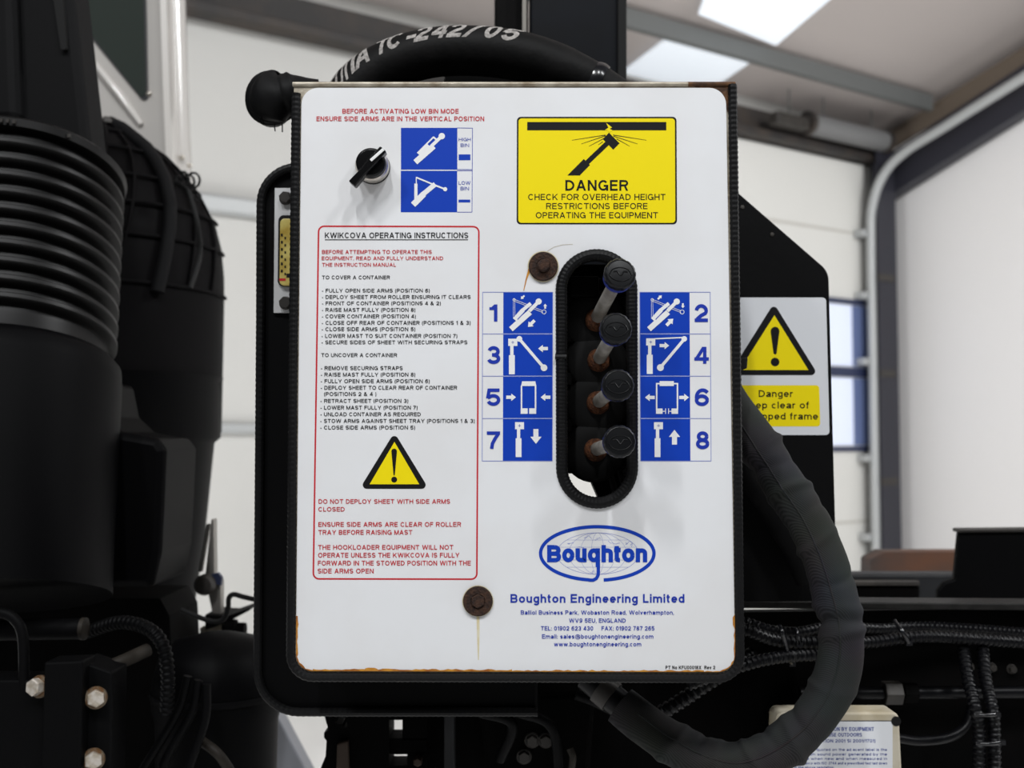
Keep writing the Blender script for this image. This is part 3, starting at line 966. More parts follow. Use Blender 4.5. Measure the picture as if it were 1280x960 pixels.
# ================================================================== OIL TANK BEHIND THE PANEL
Yt = 0.13
tk = thing('oil_tank', P(520, 893, Yt + 0.1), 'black oil tank with ribbed edge trim and sight gauge behind the white panel', 'oil tank')
tq = rounded([(325, 206), (700, 206), (700, 889), (322, 889)], [46, 0, 0, 52], 10)
hole = rounded([(712, 590), (716, 590), (716, 594), (712, 594)], 0)
mb = MB(); mb.prism([P(x, y, Yt) for x, y in rounded([(325, 206), (672, 206), (672, 889), (322, 889)], [46, 6, 6, 52], 10)], (0, 0.16, 0))
mb.build('tank_body', 'tank', tk, bevel=0.003)
tp = [(560, 209), (372, 209)] + [(372 - 46 * math.sin(math.radians(a)) , 255 - 46 * math.cos(math.radians(a))) for a in range(10, 91, 10)]
tp += [(325.5, 400), (324, 600), (322, 838)] + [(374 - 52 * math.cos(math.radians(a)), 838 + 52 * math.sin(math.radians(a))) for a in range(10, 91, 10)] + [(470, 890), (600, 890), (672, 890)]
path = resample([P(x, y, Yt - 0.004) for x, y in tp], 0.0014)
mb = MB(); mb.tube(path, [0.0047 * (1.0 if (i % 4) < 2 else 0.94) for i in range(len(path))], 10)
mb.build('edge_trim', 'rubber', tk, smooth=30)
# sight gauge plate
mb = MB(); mb.prism([P(x, y, Yt - 0.004) for x, y in [(343.5, 235), (396, 235), (396, 391), (342, 391)]], (0, 0.004, 0))
gz = mb.build('gauge_plate', 'alu', tk)
mb = MB(); mb.prism([P(x, y, Yt - 0.0065) for x, y in rounded([(348, 269), (381, 269), (381, 358), (347, 358)], 7)], (0, 0.003, 0))
mb.build('gauge_bezel', 'boot', gz)
mb = MB(); mb.prism([P(x, y, Yt - 0.010) for x, y in rounded([(350, 273), (379, 273), (379, 357), (349, 357)], 6)], (0, 0.005, 0))
mb.build('sight_tube', 'gauge', gz, bevel=0.001)
mb = Flat(Yt - 0.0102)
for i in range(6):
    mb.rect(351, 292 + 9 * i, 353.5, 295.5 + 9 * i, 0)
    mb.rect(355.5, 296 + 9 * i, 357.5, 299 + 9 * i, 0)
mb.rect(349, 348, 357, 351, 1)
mb.rect(358, 342, 364, 347, 0)
mb.build('scale_marks', ['black_print', 'red'], gz, fix=False)
for y in (248, 379):
    mb = MB(); hexbolt(mb, P(357.5, y, Yt - 0.004), (0, -1, 0), 0.0072, 0.0066, 0.001, 0.006, 0, 0, 0.3)
    mb.build('gauge_bolt', 'boltgrey', gz, smooth=30)

# ================================================================== ANGLED SIDE PLATE WITH SIGN
Yp = 0.19
sp = thing('side_plate', P(960, 752, Yp), 'black steel plate with a chamfered corner carrying a hazard sign', 'steel plate')
pl = rounded([(800, 137), (1032, 340), (1043, 362), (1049, 752), (800, 752)], [0, 14, 10, 0, 0], 6)
pl = rounded([(862, 188), (1036, 339), (1047, 752), (862, 752)], [0, 26, 0, 0], 10)
mb = MB(); mb.prism([P(x, y, Yp) for x, y in pl], (0, 0.012, 0))
mb.build('plate_sheet', 'plate', sp, bevel=0.0015)
mb = MB(); mb.prism([P(x, y, Yp + 0.012) for x, y in [(862, 480), (1030, 480), (1030, 560), (862, 560)]], (0, 0.29, 0))
mb.build('mounting_lug', 'chassis', sp)
mb = MB()
mb.prism([P(x, y, Yp + 0.012) for x, y in [(862, 735), (1046, 735), (1046, 752), (862, 752)]], (0, 0.066, 0))
mb.build('mounting_lug', 'chassis', sp)
for (x, y) in ((928, 259), (965, 293)):
    m_ = MB(); m_.lathe([(0.0025, 0), (0.002, 0.001), (0, 0.0012)], P(x, y, Yp), (0, -1, 0), 10)
    m_.build('paint_chip', 'steelgrey', sp)
sg = Flat(Yp)
sg.pg(rounded([(893, 371.9), (1032.6, 371.9), (1037, 543.8), (893, 543.8)], [5, 5, 5, 5]), 0, 1)
sign = sg.build('hazard_sign', ['label'], sp, fix=False)
sg = Flat(Yp)
def warn_tri(f, apex, bl, br, ia, ibl, ibr, r, mk=0, my=1, L=2):
    f.pg(rounded([apex, br, bl], r), mk, L)
    f.pg([ia, ibr, ibl], my, L + 1)
def bang(f, c, y0, y1, rt, rbm, yd, rd, mi, L=4):
    f.disc((c, y0 + rt), rt, mi, L)
    f.pg([(c - rt, y0 + rt), (c + rt, y0 + rt), (c + rbm, y1), (c - rbm, y1)], mi, L + 0.15)
    f.disc((c, y1), rbm, mi, L + 0.3)
    f.disc((c, yd), rd, mi, L)
warn_tri(sg, (967.3, 379), (911, 469), (1023, 469), (968, 394), (924.5, 462.5), (1010.5, 462.5), 5)
bang(sg, 968.8, 408.5, 441, 5.6, 2, 452.5, 5.4, 0)
sg.pg(rounded([(916, 481.6), (1024, 481.6), (1025.4, 533), (916, 533)], 4), 1, 2)
sg.build('warning_symbol', ['black_print', 'yellow'], sign, fix=False)
sg = Flat(Yp)
sg.text('Danger', 948.4, 990.9, 487.7, 496.3, 0, 0.17)
sg.text('Keep clear of', 927.5, 1011.3, 502, 510.6, 0, 0.17)
sg.text('unpropped frame', 917.5, 1022.5, 515.9, 524.5, 0, 0.17)
sg.build('lettering', ['black_print'], sign, fix=False)

# ================================================================== CONTROL PANEL
cp = thing('control_panel', P(645, 850, 0.05), 'white enamelled control panel printed with instructions, charts and lever slot', 'control panel')
slot_in = []
SC, ST, SB, SR = 745.6, 362.5, 584.5, 44
for a in range(180, 361, 9):
    slot_in.append((SC + SR * math.cos(math.radians(a)), ST + SR * math.sin(math.radians(a))))
for a in range(0, 181, 9):
    slot_in.append((SC + 0.7 + SR * math.cos(math.radians(a)), SB + SR * math.sin(math.radians(a))))
outline = rounded([(367.5, 102.5), (917.5, 102.5), (926, 847), (361, 846)], [4, 4, 30, 30], 8)
mb = MB()
holed(mb, outline, slot_in, 0.0015, 0.002, 0)
n_ = len(outline)
A = [P(x, y, 0.0015) for x, y in outline]
Bk = [p + Vector((0, 0.095, 0)) for p in A]
cen = sum(A, Vector()) / n_
Ai = [p + (cen - p).normalized() * 0.006 for p in A]
Bi = [p + Vector((0, 0.095, 0)) for p in Ai]
mb.add(A + Bk, [[i, (i + 1) % n_, n_ + (i + 1) % n_, n_ + i] for i in range(n_)], 1)
mb.add(Ai + Bi, [[i, (i + 1) % n_, n_ + (i + 1) % n_, n_ + i] for i in range(n_)], 1)
mb.add(Bk + Bi, [[i, (i + 1) % n_, n_ + (i + 1) % n_, n_ + i] for i in range(n_)], 1)
mb.build('panel_shell', ['galv', 'valve'], cp, fix=False)
# rounded metal lip along the top edge, rusted near the right corner
mb = MB()
mb.tube([P(x, 105.4, 0.0012) for x in (366, 500, 700, 800, 862)], 0.0023, 10)
lip = mb.build('top_lip', 'galv', cp, smooth=60)
mb = MB()
mb.tube([P(x, 105.4, 0.0011) for x in (860, 880, 900, 919)], 0.0024, 10)
mb.poly([P(x, y, 0.0008) for x, y in [(862, 106), (916, 106), (916, 140), (909.5, 140), (906, 128), (898, 117), (886, 111), (870, 109.5)]])
mb.build('rusted_corner', 'rustlip', lip, smooth=60)

face = rounded([(376.9, 109.8), (907.3, 109.8), (919.2, 839.8), (369.6, 838.6)], [21, 21, 22, 22], 8)
mb = MB()
holed(mb, face, slot_in, 0.0, 0.0012, 0)
mb.build('face_plate', 'white', cp, fix=False)

# edge trim
tp = [(370.2, 117), (366, 480), (363.3, 818)]
tp += [(391.3 - 28 * math.cos(math.radians(a)), 818.5 + 28 * math.sin(math.radians(a))) for a in range(10, 91, 10)]
tp += [(640, 847.2)]
tp += [(896.5 + 28.5 * math.sin(math.radians(a)), 819.5 + 28.5 * math.cos(math.radians(a))) for a in range(0, 91, 10)]
tp += [(921, 480), (915.6, 106)]
path = resample([P(x, y, -0.0005) for x, y in tp], 0.0012)
mb = MB(); mb.tube(path, [0.0044 * (1.0 if (i % 4) < 2 else 0.92) for i in range(len(path))], 10)
mb.build('edge_trim', 'rubber', cp, smooth=25)
# slot trim
so = []
for a in range(180, 361, 6):
    so.append((SC + 44 * math.cos(math.radians(a)), ST + 44 * math.sin(math.radians(a))))
for a in range(0, 181, 6):
    so.append((SC + 0.7 + 44 * math.cos(math.radians(a)), SB + 44 * math.sin(math.radians(a))))
so.append(so[0])
path = resample([P(x, y, 0.0005) for x, y in so], 0.0009)
mb = MB(); mb.tube(path, [0.0057 * (1.0 if (i % 4) < 2 else 0.95) for i in range(len(path))], 12)
for y in (446,):
    mb.tube([P(694, y, -0.003), P(708, y, -0.003)], 0.0028, 8)
mb.build('slot_trim', 'rubber', cp, smooth=25)
mb = MB()  # inner lip of the slot trim, reaching back into the box
A = [P(x, y, 0.003) for x, y in slot_in]
n_ = len(A)
cen2 = [Vector((P(SC, min(max(y, ST), SB), 0).x, 0, P(SC, min(max(y, ST), SB), 0).z)) for x, y in slot_in]
A2 = [p + (Vector((c.x, p.y, c.z)) - p).normalized() * 0.004 + Vector((0, 0.016, 0)) for p, c in zip(A, cen2)]
mb.add(A + A2, [[i, (i + 1) % n_, n_ + (i + 1) % n_, n_ + i] for i in range(n_)])
mb.build('slot_lip', 'boot', cp, smooth=50)

# --- prints
# red / black instruction block
ins = Flat()
fr = rounded([(398.3, 282.8), (598.6, 283.3), (596, 724), (391.6, 723.6)], 7, 6)
ins.strip(fr, 2.0, 0, 1, True)
instr = ins.build('instruction_print', ['red'], cp, fix=False)
t = Flat()
t.text('KWIKCOVA OPERATING INSTRUCTIONS', 406.1, 585.3, 290.6, 297.6, 0, 0.155)
t.rect(406.1, 299.2, 585, 300.3, 0)
black = [('TO COVER A CONTAINER', 402.5, 487.4, 344.4, 349),
 ('- FULLY OPEN SIDE ARMS (POSITION 6)', 402.5, 537.1, 360.9, 365.5),
 ('- DEPLOY SHEET FROM ROLLER ENSURING IT CLEARS', 402.5, 588.3, 368.9, 373.5),
 ('- FRONT OF CONTAINER (POSITIONS 4 & 2)', 402.5, 551, 376.8, 381.4),
 ('- RAISE MAST FULLY (POSITION 8)', 402.4, 519.1, 384.9, 389.6),
 ('- COVER CONTAINER (POSITION 4)', 402.3, 519.7, 393, 397.7),
 ('- CLOSE OFF REAR OF CONTAINER (POSITIONS 1 & 3)', 402.3, 588.3, 401.1, 405.9),
 ('- CLOSE SIDE ARMS (POSITION 5)', 402.1, 519.1, 409, 413.8),
 ('- LOWER MAST TO SUIT CONTAINER (POSITION 7)', 402, 571.6, 417.5, 422.2),
 ('- SECURE SIDES OF SHEET WITH SECURING STRAPS', 402, 584.2, 425.5, 430.2),
 ('TO UNCOVER A CONTAINER', 401.6, 496.3, 441.5, 446.2),
 ('- REMOVE SECURING STRAPS', 401.2, 503.4, 457.7, 462.5),
 ('- RAISE MAST FULLY (POSITION 8)', 401, 519.1, 465.8, 470.6),
 ('- FULLY OPEN SIDE ARMS (POSITION 6)', 401, 537.1, 474, 478.8),
 ('- DEPLOY SHEET TO CLEAR REAR OF CONTAINER', 401, 571.3, 482.2, 487),
 ('(POSITIONS 2 & 4 )', 405.1, 470.4, 490.1, 494.9),
 ('- RETRACT SHEET (POSITION 3)', 400.6, 510.3, 498.7, 503.4),
 ('- LOWER MAST FULLY (POSITION 7)', 400.6, 521.9, 507.1, 511.9),
 ('- UNLOAD CONTAINER AS REQUIRED', 400.5, 525.9, 515.4, 520.2),
 ('- STOW ARMS AGAINST SHEET TRAY (POSITIONS 1 & 3)', 400.4, 593.4, 523.7, 528.5),
 ('- CLOSE SIDE ARMS (POSITION 5)', 400.3, 518.8, 532, 536.8)]
for l_ in black:
    t.text(l_[0], l_[1], l_[2], l_[3], l_[4], 0, 0.16)
red = [('BEFORE ATTEMPTING TO OPERATE THIS', 402.5, 539.8, 312.5, 317.3),
 ('EQUIPMENT, READ AND FULLY UNDERSTAND', 402.1, 554, 320.5, 325.1),
 ('THE INSTRUCTION MANUAL', 402.5, 494.9, 328.6, 333.2),
 ('DO NOT DEPLOY SHEET WITH SIDE ARMS', 398.2, 562.6, 624, 629.6),
 ('CLOSED', 397.9, 430.8, 633.8, 639.3),
 ('ENSURE SIDE ARMS ARE CLEAR OF ROLLER', 397.9, 576.3, 652.6, 658.4),
 ('TRAY BEFORE RAISING MAST', 397.9, 515.4, 662.5, 668.3),
 ('THE HOOKLOADER EQUIPMENT WILL NOT', 397.6, 566.7, 681.2, 687),
 ('OPERATE UNLESS THE KWIKCOVA IS FULLY', 397.6, 574.3, 691, 696.9),
 ('FORWARD IN THE STOWED POSITION WITH THE', 397.3, 588.5, 700.9, 706.8),
 ('SIDE ARMS OPEN', 397, 467, 710.8, 716.7)]
t.build('black_lettering', ['black_print'], instr, fix=False)
t = Flat()
for l_ in red:
    t.text(l_[0], l_[1], l_[2], l_[3], l_[4], 0, 0.16)
t.build('red_lettering', ['red'], instr, fix=False)
t = Flat()
warn_tri(t, (492.9, 540.5), (449.5, 611), (536, 611), (493.1, 552.3), (462, 605.3), (524, 605.3), 5)
bang(t, 492.7, 560.8, 593.5, 3.5, 0.8, 599.5, 3.7, 0)
t.build('warning_triangle', ['black_print', 'yellow'], instr, fix=False)

# selector chart at the top
t = Flat()
t.rect(501.2, 159.8, 571.6, 212, 0)
t.rect(501, 213.5, 571.4, 265.3, 0)
for (a, b) in (((571.4, 159.9), (590.6, 160.2)), ((590.6, 160), (590, 265.2)), ((571.4, 265.2), (590, 265.2)), ((571.4, 211.8), (590.3, 212)), ((571.4, 213.4), (590.3, 213.4))):
    t.line(a, b, 0.7, 1)
t.rect(573.4, 193, 588, 200.3, 0)
t.rect(573.2, 249.5, 587.8, 253, 0)
mode = t.build('bin_mode_chart', ['blue', 'navy'], cp, fix=False)
t = Flat()
for l_ in (('HIGH', 573.4, 588.4, 172.2, 176.3), ('BIN', 575.7, 586.3, 179.4, 183.6), ('LOW', 573.3, 588, 226.4, 230.7), ('BIN', 575.6, 586.2, 233.4, 237.8)):
    t.text(*l_, 0, 0.13)
t.build('lettering', ['navy'], mode, fix=False)
f1 = lambda x, y: (360 + x * 0.2344, 90 + y * 0.2344)
t = Flat(0, f1)
t.line((679, 481), (777, 395), 31, 0, 3); t.line((765, 395), (820, 342), 18, 0, 3); t.disc((820, 342), 17, 0, 3)
t.line((690, 433), (776, 347), 8, 0, 3); t.line((774, 346), (800, 368), 9, 0, 3); t.line((698, 440), (748, 388), 22, 0, 3); t.line((692, 428), (712, 448), 8, 0, 3)
t.build('pictogram', ['symbol'], mode, fix=False)
t = Flat(0, f1)
t.line((667, 708), (725, 650), 32, 0, 3); t.line((720, 652), (785, 598), 26, 0, 3); t.line((775, 600), (838, 625), 9, 0, 3); t.disc((838, 625), 11, 0, 3)
t.line((684, 562), (778, 601), 8, 0, 3); t.line((684, 560), (684, 600), 5, 0, 3); t.line((682, 595), (682, 690), 17, 0, 3)
t.build('pictogram', ['symbol'], mode, fix=False)
t = Flat()
t.text('BEFORE ACTIVATING LOW BIN MODE', 428, 573.3, 136, 141.8, 0, 0.16)
t.text('ENSURE SIDE ARMS ARE IN THE VERTICAL POSITION', 395.6, 605.2, 145.5, 151.3, 0, 0.16)
t.build('mode_warning_lettering', ['red'], cp, fix=False)

# danger sticker
t = Flat()
t.pg(rounded([(646.2, 146), (845.6, 146), (846.3, 280.5), (645.8, 280.5)], 5), 0, 1)
t.pg(rounded([(648.2, 148), (843.6, 148), (844.2, 278.5), (647.8, 278.5)], 4), 1, 2)
dg = t.build('danger_sticker', ['black_print', 'yellow'], cp, fix=False)
t = Flat()
t.text('DANGER', 706.7, 785.2, 225, 238.4, 0, 0.185)
t.build('heading_lettering', ['black_print'], dg, fix=False)
t = Flat()
t.text('CHECK FOR OVERHEAD HEIGHT', 660.2, 831.9, 242.4, 250.1, 0, 0.155)
t.text('RESTRICTIONS BEFORE', 682.7, 809.4, 253.8, 261.4, 0, 0.155)
t.text('OPERATING THE EQUIPMENT', 669.7, 822.5, 265.2, 272.8, 0, 0.155)
t.build('lettering', ['black_print'], dg, fix=False)
f2 = lambda x, y: (620 + x * 0.2422, 90 + y * 0.2422)
t = Flat(0, f2)
t.rect(161, 258, 879, 301, 0, 3)
t.pg([(583, 313), (638, 368), (605, 401), (551, 346)], 0, 3)
t.line((580, 362), (465, 472), 25, 0, 3)
t.pg([(453, 449), (485, 480), (432, 534), (368, 534)], 0, 3)
for a, b in (((566, 325), (392, 352)), ((566, 329), (440, 371)), ((558, 342), (480, 383)), ((551, 360), (528, 376)),
             ((604, 325), (776, 352)), ((606, 331), (730, 371)), ((622, 345), (690, 383))):
    t.line(a, b, 4, 0, 3, 2)
t.pg([(568, 262), (600, 287), (586, 293), (602, 301), (586, 312), (574, 300), (562, 299), (580, 287)], 1, 4)
t.build('pictogram', ['black_print', 'yellow'], dg, fix=False)

# the two function charts
def chart(x0, x1, y0, rows, bx0, bx1, skew):
    f = Flat()
    f.fn = lambda x, y: (x + skew * (y - y0) / (rows[-1] - y0), y)
    for a, b in zip([y0] + rows[:-1], rows):
        f.rect(bx0, a + 0.4, bx1, b - 0.4, 0)
    for y in [y0] + rows:
        f.line((x0, y), (x1, y), 0.7, 1, 2)
    f.line((x0, y0), (x0, rows[-1]), 0.7, 1, 2)
    f.line((x1, y0), (x1, rows[-1]), 0.7, 1, 2)
    o = f.build('function_chart', ['blue', 'paleblue'], cp, fix=False)
    # white cell joints across the blue field
    for y in rows[:-1]:
        g = Flat(); g.fn = f.fn
        g.line((bx0, y), (bx1, y), 1.0, 0, 2)
        g.build('row_divider', ['symbol'], o, fix=False)
    return o
rws = [417.4, 470.2, 523.1, 576.3]
cl = chart(603.3, 691, 365.2, rws, 629.2, 690.9, -0.6)
cr = chart(799.7, 887.8, 365.2, rws, 799.7, 861.9, 1.1)
cl['label'] = 'left chart with odd numbers beside its blue symbols'
cr['label'] = 'right chart with even numbers beside its blue symbols'
for o, L_ in ((cl, (('1', 611.8, 621.7, 380.6, 401.9), ('3', 608.6, 625.4, 432.6, 455), ('5', 607.9, 625.4, 485.6, 507.3), ('7', 608.6, 625.1, 539.2, 561))),
              (cr, (('2', 868.4, 884.9, 380.2, 402.5), ('4', 868, 886, 433.5, 454.6), ('6', 868.5, 886.2, 485.4, 507.5), ('8', 869.9, 886.7, 539.1, 561.5)))):
    for l_ in L_:
        t = Flat(); t.text(*l_, 0, 0.198); t.build('numeral', ['navy'], o, fix=False)
def mast_icon(t, bx, by, k=1.0):
    """box on a stem on a thicker body; bx,by = centre of box; k = unit px"""
    t.rect(bx - 5.7 * k, by - 4.5 * k, bx + 5.7 * k, by + 4.5 * k, 0, 3)
    t.rect(bx - 3.3 * k, by + 4 * k, bx + 0.9 * k, by + 17 * k, 0, 3)
    t.rect(bx - 4.9 * k, by + 16 * k, bx + 2.5 * k, by + 40 * k, 0, 3)
    t.line((bx - 1.8 * k, by), (bx + 1.8 * k, by), 0.5, 1, 4)
    t.line((bx, by - 1.8 * k), (bx, by + 1.8 * k), 0.5, 1, 4)
def arm_icon(o, ox, right):
    f = lambda x, y: (ox + x * 0.1198, 360 + y * 0.1198)
    t = Flat(0, f)
    for d in (-9, 9):
        t.line((352, 125 + d), (655, 247 + d), 4.5, 0, 3)
        t.line((355 + d * 0.8, 130), (357 + d, 318), 3.5, 0, 3)
    t.ell((668, 250), 21, 21, 6, 0, 3, n=20)
    t.ell((356, 122), 12, 12, 6, 0, 3, n=16)
    t.line((322, 430), (522, 252), 58, 0, 4); t.line((515, 240), (612, 142), 36, 0, 4); t.disc((612, 141), 32, 0, 4)
    t.line((360, 330), (450, 228), 44, 0, 4); t.line((440, 235), (530, 160), 36, 0, 4)
    t.line((392, 328), (505, 212), 9, 1, 5)
    for a in ((((445, 97), 52, 135), ((680, 190), 52, -90), ((535, 372), 98, 135)) if not right else (((435, 97), 58, -45), ((676, 185), 52, 90), ((540, 355), 100, -45))):
        t.arrow(a[0], a[1], math.radians(a[2]), 0, 4)
    t.build('pictogram', ['symbol', 'blue'], o, fix=False)
arm_icon(cl, 600, False)
arm_icon(cr, 772.6, True)
t = Flat()
mast_icon(t, 641, 427.9)
t.line((646, 423.2), (649.5, 421.8), 2, 0, 3); t.disc((649.2, 423.6), 3.6, 0, 3)
t.line((649.5, 424), (680, 459.8), 3.7, 0, 3); t.disc((680, 459.7), 4.2, 0, 3)
t.arrow((678.8, 435.7), 12.2, math.pi, 0, 3)
t.build('pictogram', ['symbol', 'navy'], cl, fix=False)
t = Flat()
mast_icon(t, 813.4, 427.4)
t.line((818, 423.5), (855.5, 421.8), 1.6, 0, 3); t.disc((855.3, 423.6), 3.5, 0, 3)
t.line((855.3, 424), (825.5, 459.5), 3.7, 0, 3); t.disc((825.5, 459.5), 4.3, 0, 3)
t.arrow((830.5, 432), 12, 0, 0, 3)
t.build('pictogram', ['symbol', 'navy'], cr, fix=False)
f4 = lambda x, y: (590 + x * 0.2656, 470 + y * 0.2656)
t = Flat(0, f4)
t.pg([(236, 25), (298, 25), (303, 47), (231, 47)], 0, 3)
t.line((233, 45), (233, 160), 7, 0, 3); t.line((299, 45), (299, 160), 7, 0, 3)
t.rect(229, 152, 262, 178, 0, 3); t.rect(269, 152, 302, 178, 0, 3)
t.arrow((184, 100), 46, 0, 0, 3); t.arrow((346, 100), 46, math.pi, 0, 3)
t.build('pictogram', ['symbol'], cl, fix=False)
t = Flat(0, f4)
t.rect(883, 24, 950, 47, 0, 3)
for a, b in (((869, 33), (869, 160)), ((967, 33), (967, 160)), ((866, 36), (885, 36)), ((948, 36), (970, 36))):
    t.line(a, b, 7, 0, 3)
t.rect(866, 153, 897, 178, 0, 3); t.rect(939, 153, 970, 178, 0, 3)
for a, b in (((897, 166), (913, 166)), ((923, 166), (940, 166)), ((911, 153), (911, 178)), ((925, 153), (925, 178))):
    t.line(a, b, 4, 0, 3)
t.arrow((837, 101), 46, math.pi, 0, 3); t.arrow((998, 101), 46, 0, 0, 3)
t.build('pictogram', ['symbol'], cr, fix=False)
t = Flat(); mast_icon(t, 649.4, 532.1, 0.98); t.arrow((669.9, 545.5), 18.5, math.pi / 2, 0, 3)
t.build('pictogram', ['symbol', 'navy'], cl, fix=False)
t = Flat(); mast_icon(t, 823.1, 532.1, 0.98); t.arrow((843.1, 546.5), 18.5, -math.pi / 2, 0, 3)
t.build('pictogram', ['symbol', 'navy'], cr, fix=False)

# oval emblem
t = Flat()
ec = (746.6, 691.8)
t.ell(ec, 70.9, 33.4, 4.2, 0, 2, -270 + 0 + (-90) + 0, 0, 4) if False else None
t.ell(ec, 70.9, 33.4, 4.2, 0, 2, 98, 444 - 0.5, 90)
em = t.build('oval_emblem', ['blue'], cp, fix=False)
t = Flat()
t.text('Bou', 683.9, 733.2, 681.3, 702.8, 0, 0.25, 3, 0.03, 0.81)
t.text('q', 734.8, 750.0, 681.3, 702.8, 0, 0.25, 3, 0.03, 0.81)
t.text('hton', 751.9, 809, 681.3, 702.8, 0, 0.25, 3, 0.03, 0.81)
t.strip([(747.9, 690), (747.9, 714), (747.6, 719), (745.5, 723), (741.5, 725.2), (736, 725.1)], 4.2, 0, 3)
t.build('lettering', ['blue'], em, fix=False)
t = Flat()
gc = (747, 692)
t.ell(gc, 51, 26, 0.45, 0, 1)
for rx in (36, 22, 8):
    t.ell(gc, rx, 26, 0.3, 0, 1)
for dy in (-17, -8, 8, 17):
    h_ = 51 * math.sqrt(1 - (dy / 26) ** 2)
    t.line((gc[0] - h_, gc[1] + dy), (gc[0] + h_, gc[1] + dy), 0.3, 0, 1)
rnd = random.Random(3)
for (x, y, n) in ((712, 680, 9), (730, 672, 8), (744, 674, 8), (760, 676, 8), (782, 678, 9), (790, 684, 6), (722, 684, 7), (738, 716, 6)):
    pts = [(x, y)]
    for i in range(n):
        x += rnd.uniform(-2.2, 3.2); y += rnd.uniform(-1.8, 1.8); pts.append((x, y))
    t.strip(pts, 0.5, 0, 1)
t.build('globe_outline', ['paleblue'], em, fix=False)

# address print
t = Flat()
t.text('Boughton Engineering Limited', 638.1, 855.5, 742.6, 753.4, 0, 0.19)
for l_ in (('Balliol Business Park, Wobaston Road, Wolverhampton,', 651, 842.4, 763, 768.2), ('WV9 5EU, ENGLAND', 711.4, 782.2, 773.1, 778.3),
           ('TEL: 01902 623 430', 676.1, 741.5, 782.8, 788.1), ('FAX: 01902 787 265', 751.9, 818, 782.8, 788.1),
           ('Email: sales@boughtonengineering.com', 677.5, 816.7, 792.9, 798.2), ('www.boughtonengineering.com', 692.5, 801.6, 802.5, 807.9)):
    t.text(*l_, 0, 0.16)
t.build('address_lettering', ['navy'], cp, fix=False)
t = Flat(); t.text('PT No KFU00018X  Rev 2', 832, 894, 832.2, 836.4, 0, 0.17)
t.build('part_number_lettering', ['black_print'], cp, fix=False)

# rust marks
t = Flat()
rnd = random.Random(11)
def ragged(pts, wmin, wmax, mi, L, inward):
    q = []
    P0 = []
    for i in range(len(pts) - 1):
        a, b = pts[i], pts[i + 1]
        n = max(1, int(math.hypot(b[0] - a[0], b[1] - a[1]) / 5))
        for k in range(n):
            P0.append((a[0] + (b[0] - a[0]) * k / n, a[1] + (b[1] - a[1]) * k / n))
    P0.append(pts[-1])
    inn = []
    for x, y in P0:
        dx, dy = inward(x, y)
        w_ = rnd.uniform(wmin, wmax)
        inn.append((x + dx * w_, y + dy * w_))
    n = len(P0)
    t.add([t.pt(x, y, L) for x, y in P0] + [t.pt(x, y, L) for x, y in inn], [[i, i + 1, n + i + 1, n + i] for i in range(n - 1)], mi)
bl = [(391.5 - 21.5 * math.cos(math.radians(a)), 817.5 + 21.5 * math.sin(math.radians(a))) for a in range(0, 91, 10)]
ragged([(370.2, 770)] + bl, 0.9, 3.2, 0, 1, lambda x, y: ((640 - x) / 270, -(0.3 if y > 820 else 0)))
ragged([(391, 838.8), (520, 839.2), (640, 839.5)], 1.5, 3.3, 0, 1, lambda x, y: (0, -1))
ragged([(640, 839.5), (720, 839.7), (850, 839.9), (880, 839.9)], 0.6, 2.6, 0, 1, lambda x, y: (0, -1))
br = [(897 + 22 * math.sin(math.radians(a)), 818 + 22 * math.cos(math.radians(a))) for a in range(0, 91, 10)]
ragged([(870, 839.9)] + br + [(919, 790), (918.5, 770)], 0.5, 2.6, 0, 1, lambda x, y: (-0.8, -0.6))
t.build('rust_stain', ['rustedge'], cp, fix=False)
t = Flat()
t.pg([(455, 839), (456.5, 835.5), (460, 834.6), (468, 834.8), (471.5, 836), (473, 839)], 0, 2)
t.build('rust_stain', ['rustedge'], cp, fix=False)
t = Flat()
t.pg([(918.4, 768), (915.8, 772), (916, 781), (918.7, 787)], 0, 2)
t.build('rust_stain', ['rustedge'], cp, fix=False)
t = Flat()
# runs from the fasteners
t.pg([(660, 337), (662.2, 333), (662.5, 340), (658.5, 350), (655, 363.5), (654.2, 363), (657, 349)], 0, 2)
t.build('rust_stain', ['rustedge', 'palestain'], cp, fix=False)
t = Flat()
t.strip([(684, 314), (692, 309), (703, 306), (716, 305.3)], 0.5, 2, 2)
t.build('rust_stain', ['rustedge', 'palestain', 'beige'], cp, fix=False)
t = Flat()
t.pg([(595.6, 769), (599.2, 769), (599.6, 786), (599.2, 805), (598.6, 825), (597.4, 825), (596.6, 805), (596, 786)], 1, 1)
t.disc((597.4, 751.2), 19.6, 1, 1, 32)
t.build('pale_stain', ['rustedge', 'palestain'], cp, fix=False)
t = Flat()
t.disc((679, 333.2), 19.6, 1, 1, 32)
t.pg([(472, 226), (473.6, 224.6), (475, 226), (474, 228)], 1, 1) if False else None
t.build('pale_stain', ['rustedge', 'palestain'], cp, fix=False)

# rusty fasteners
for (x, y, kind) in ((679, 333.3, 0), (597.4, 751.2, 1)):
    m_ = MB()
    r = 18.4 * S(0)
    m_.lathe([(0, 0), (r, 0), (r, 0.0022), (r * 0.94, 0.0032), (r * 0.5, 0.0036), (r * 0.46, 0.003), (0, 0.003)], P(x, y, -0.0001), (0, -1, 0), 40)
    wsh = m_.build('panel_fastener', 'rust', cp, smooth=40)
    m_ = MB()
    c = P(x + (0.5 if kind == 0 else 0), y - (1 if kind == 0 else 0), -0.003)
    if kind == 0:
        m_.lathe([(0.0058, 0), (0.0058, 0.004), (0.0050, 0.006), (0.003, 0.0066), (0, 0.0066)], c, (0, -1, 0), 24)
    else:
        m_.lathe([(0.0066, 0), (0.0066, 0.0022), (0.0058, 0.003), (0, 0.003)], c, (0, -1, 0), 6)
    m_.build('bolt_head', 'rust', wsh, smooth=30)

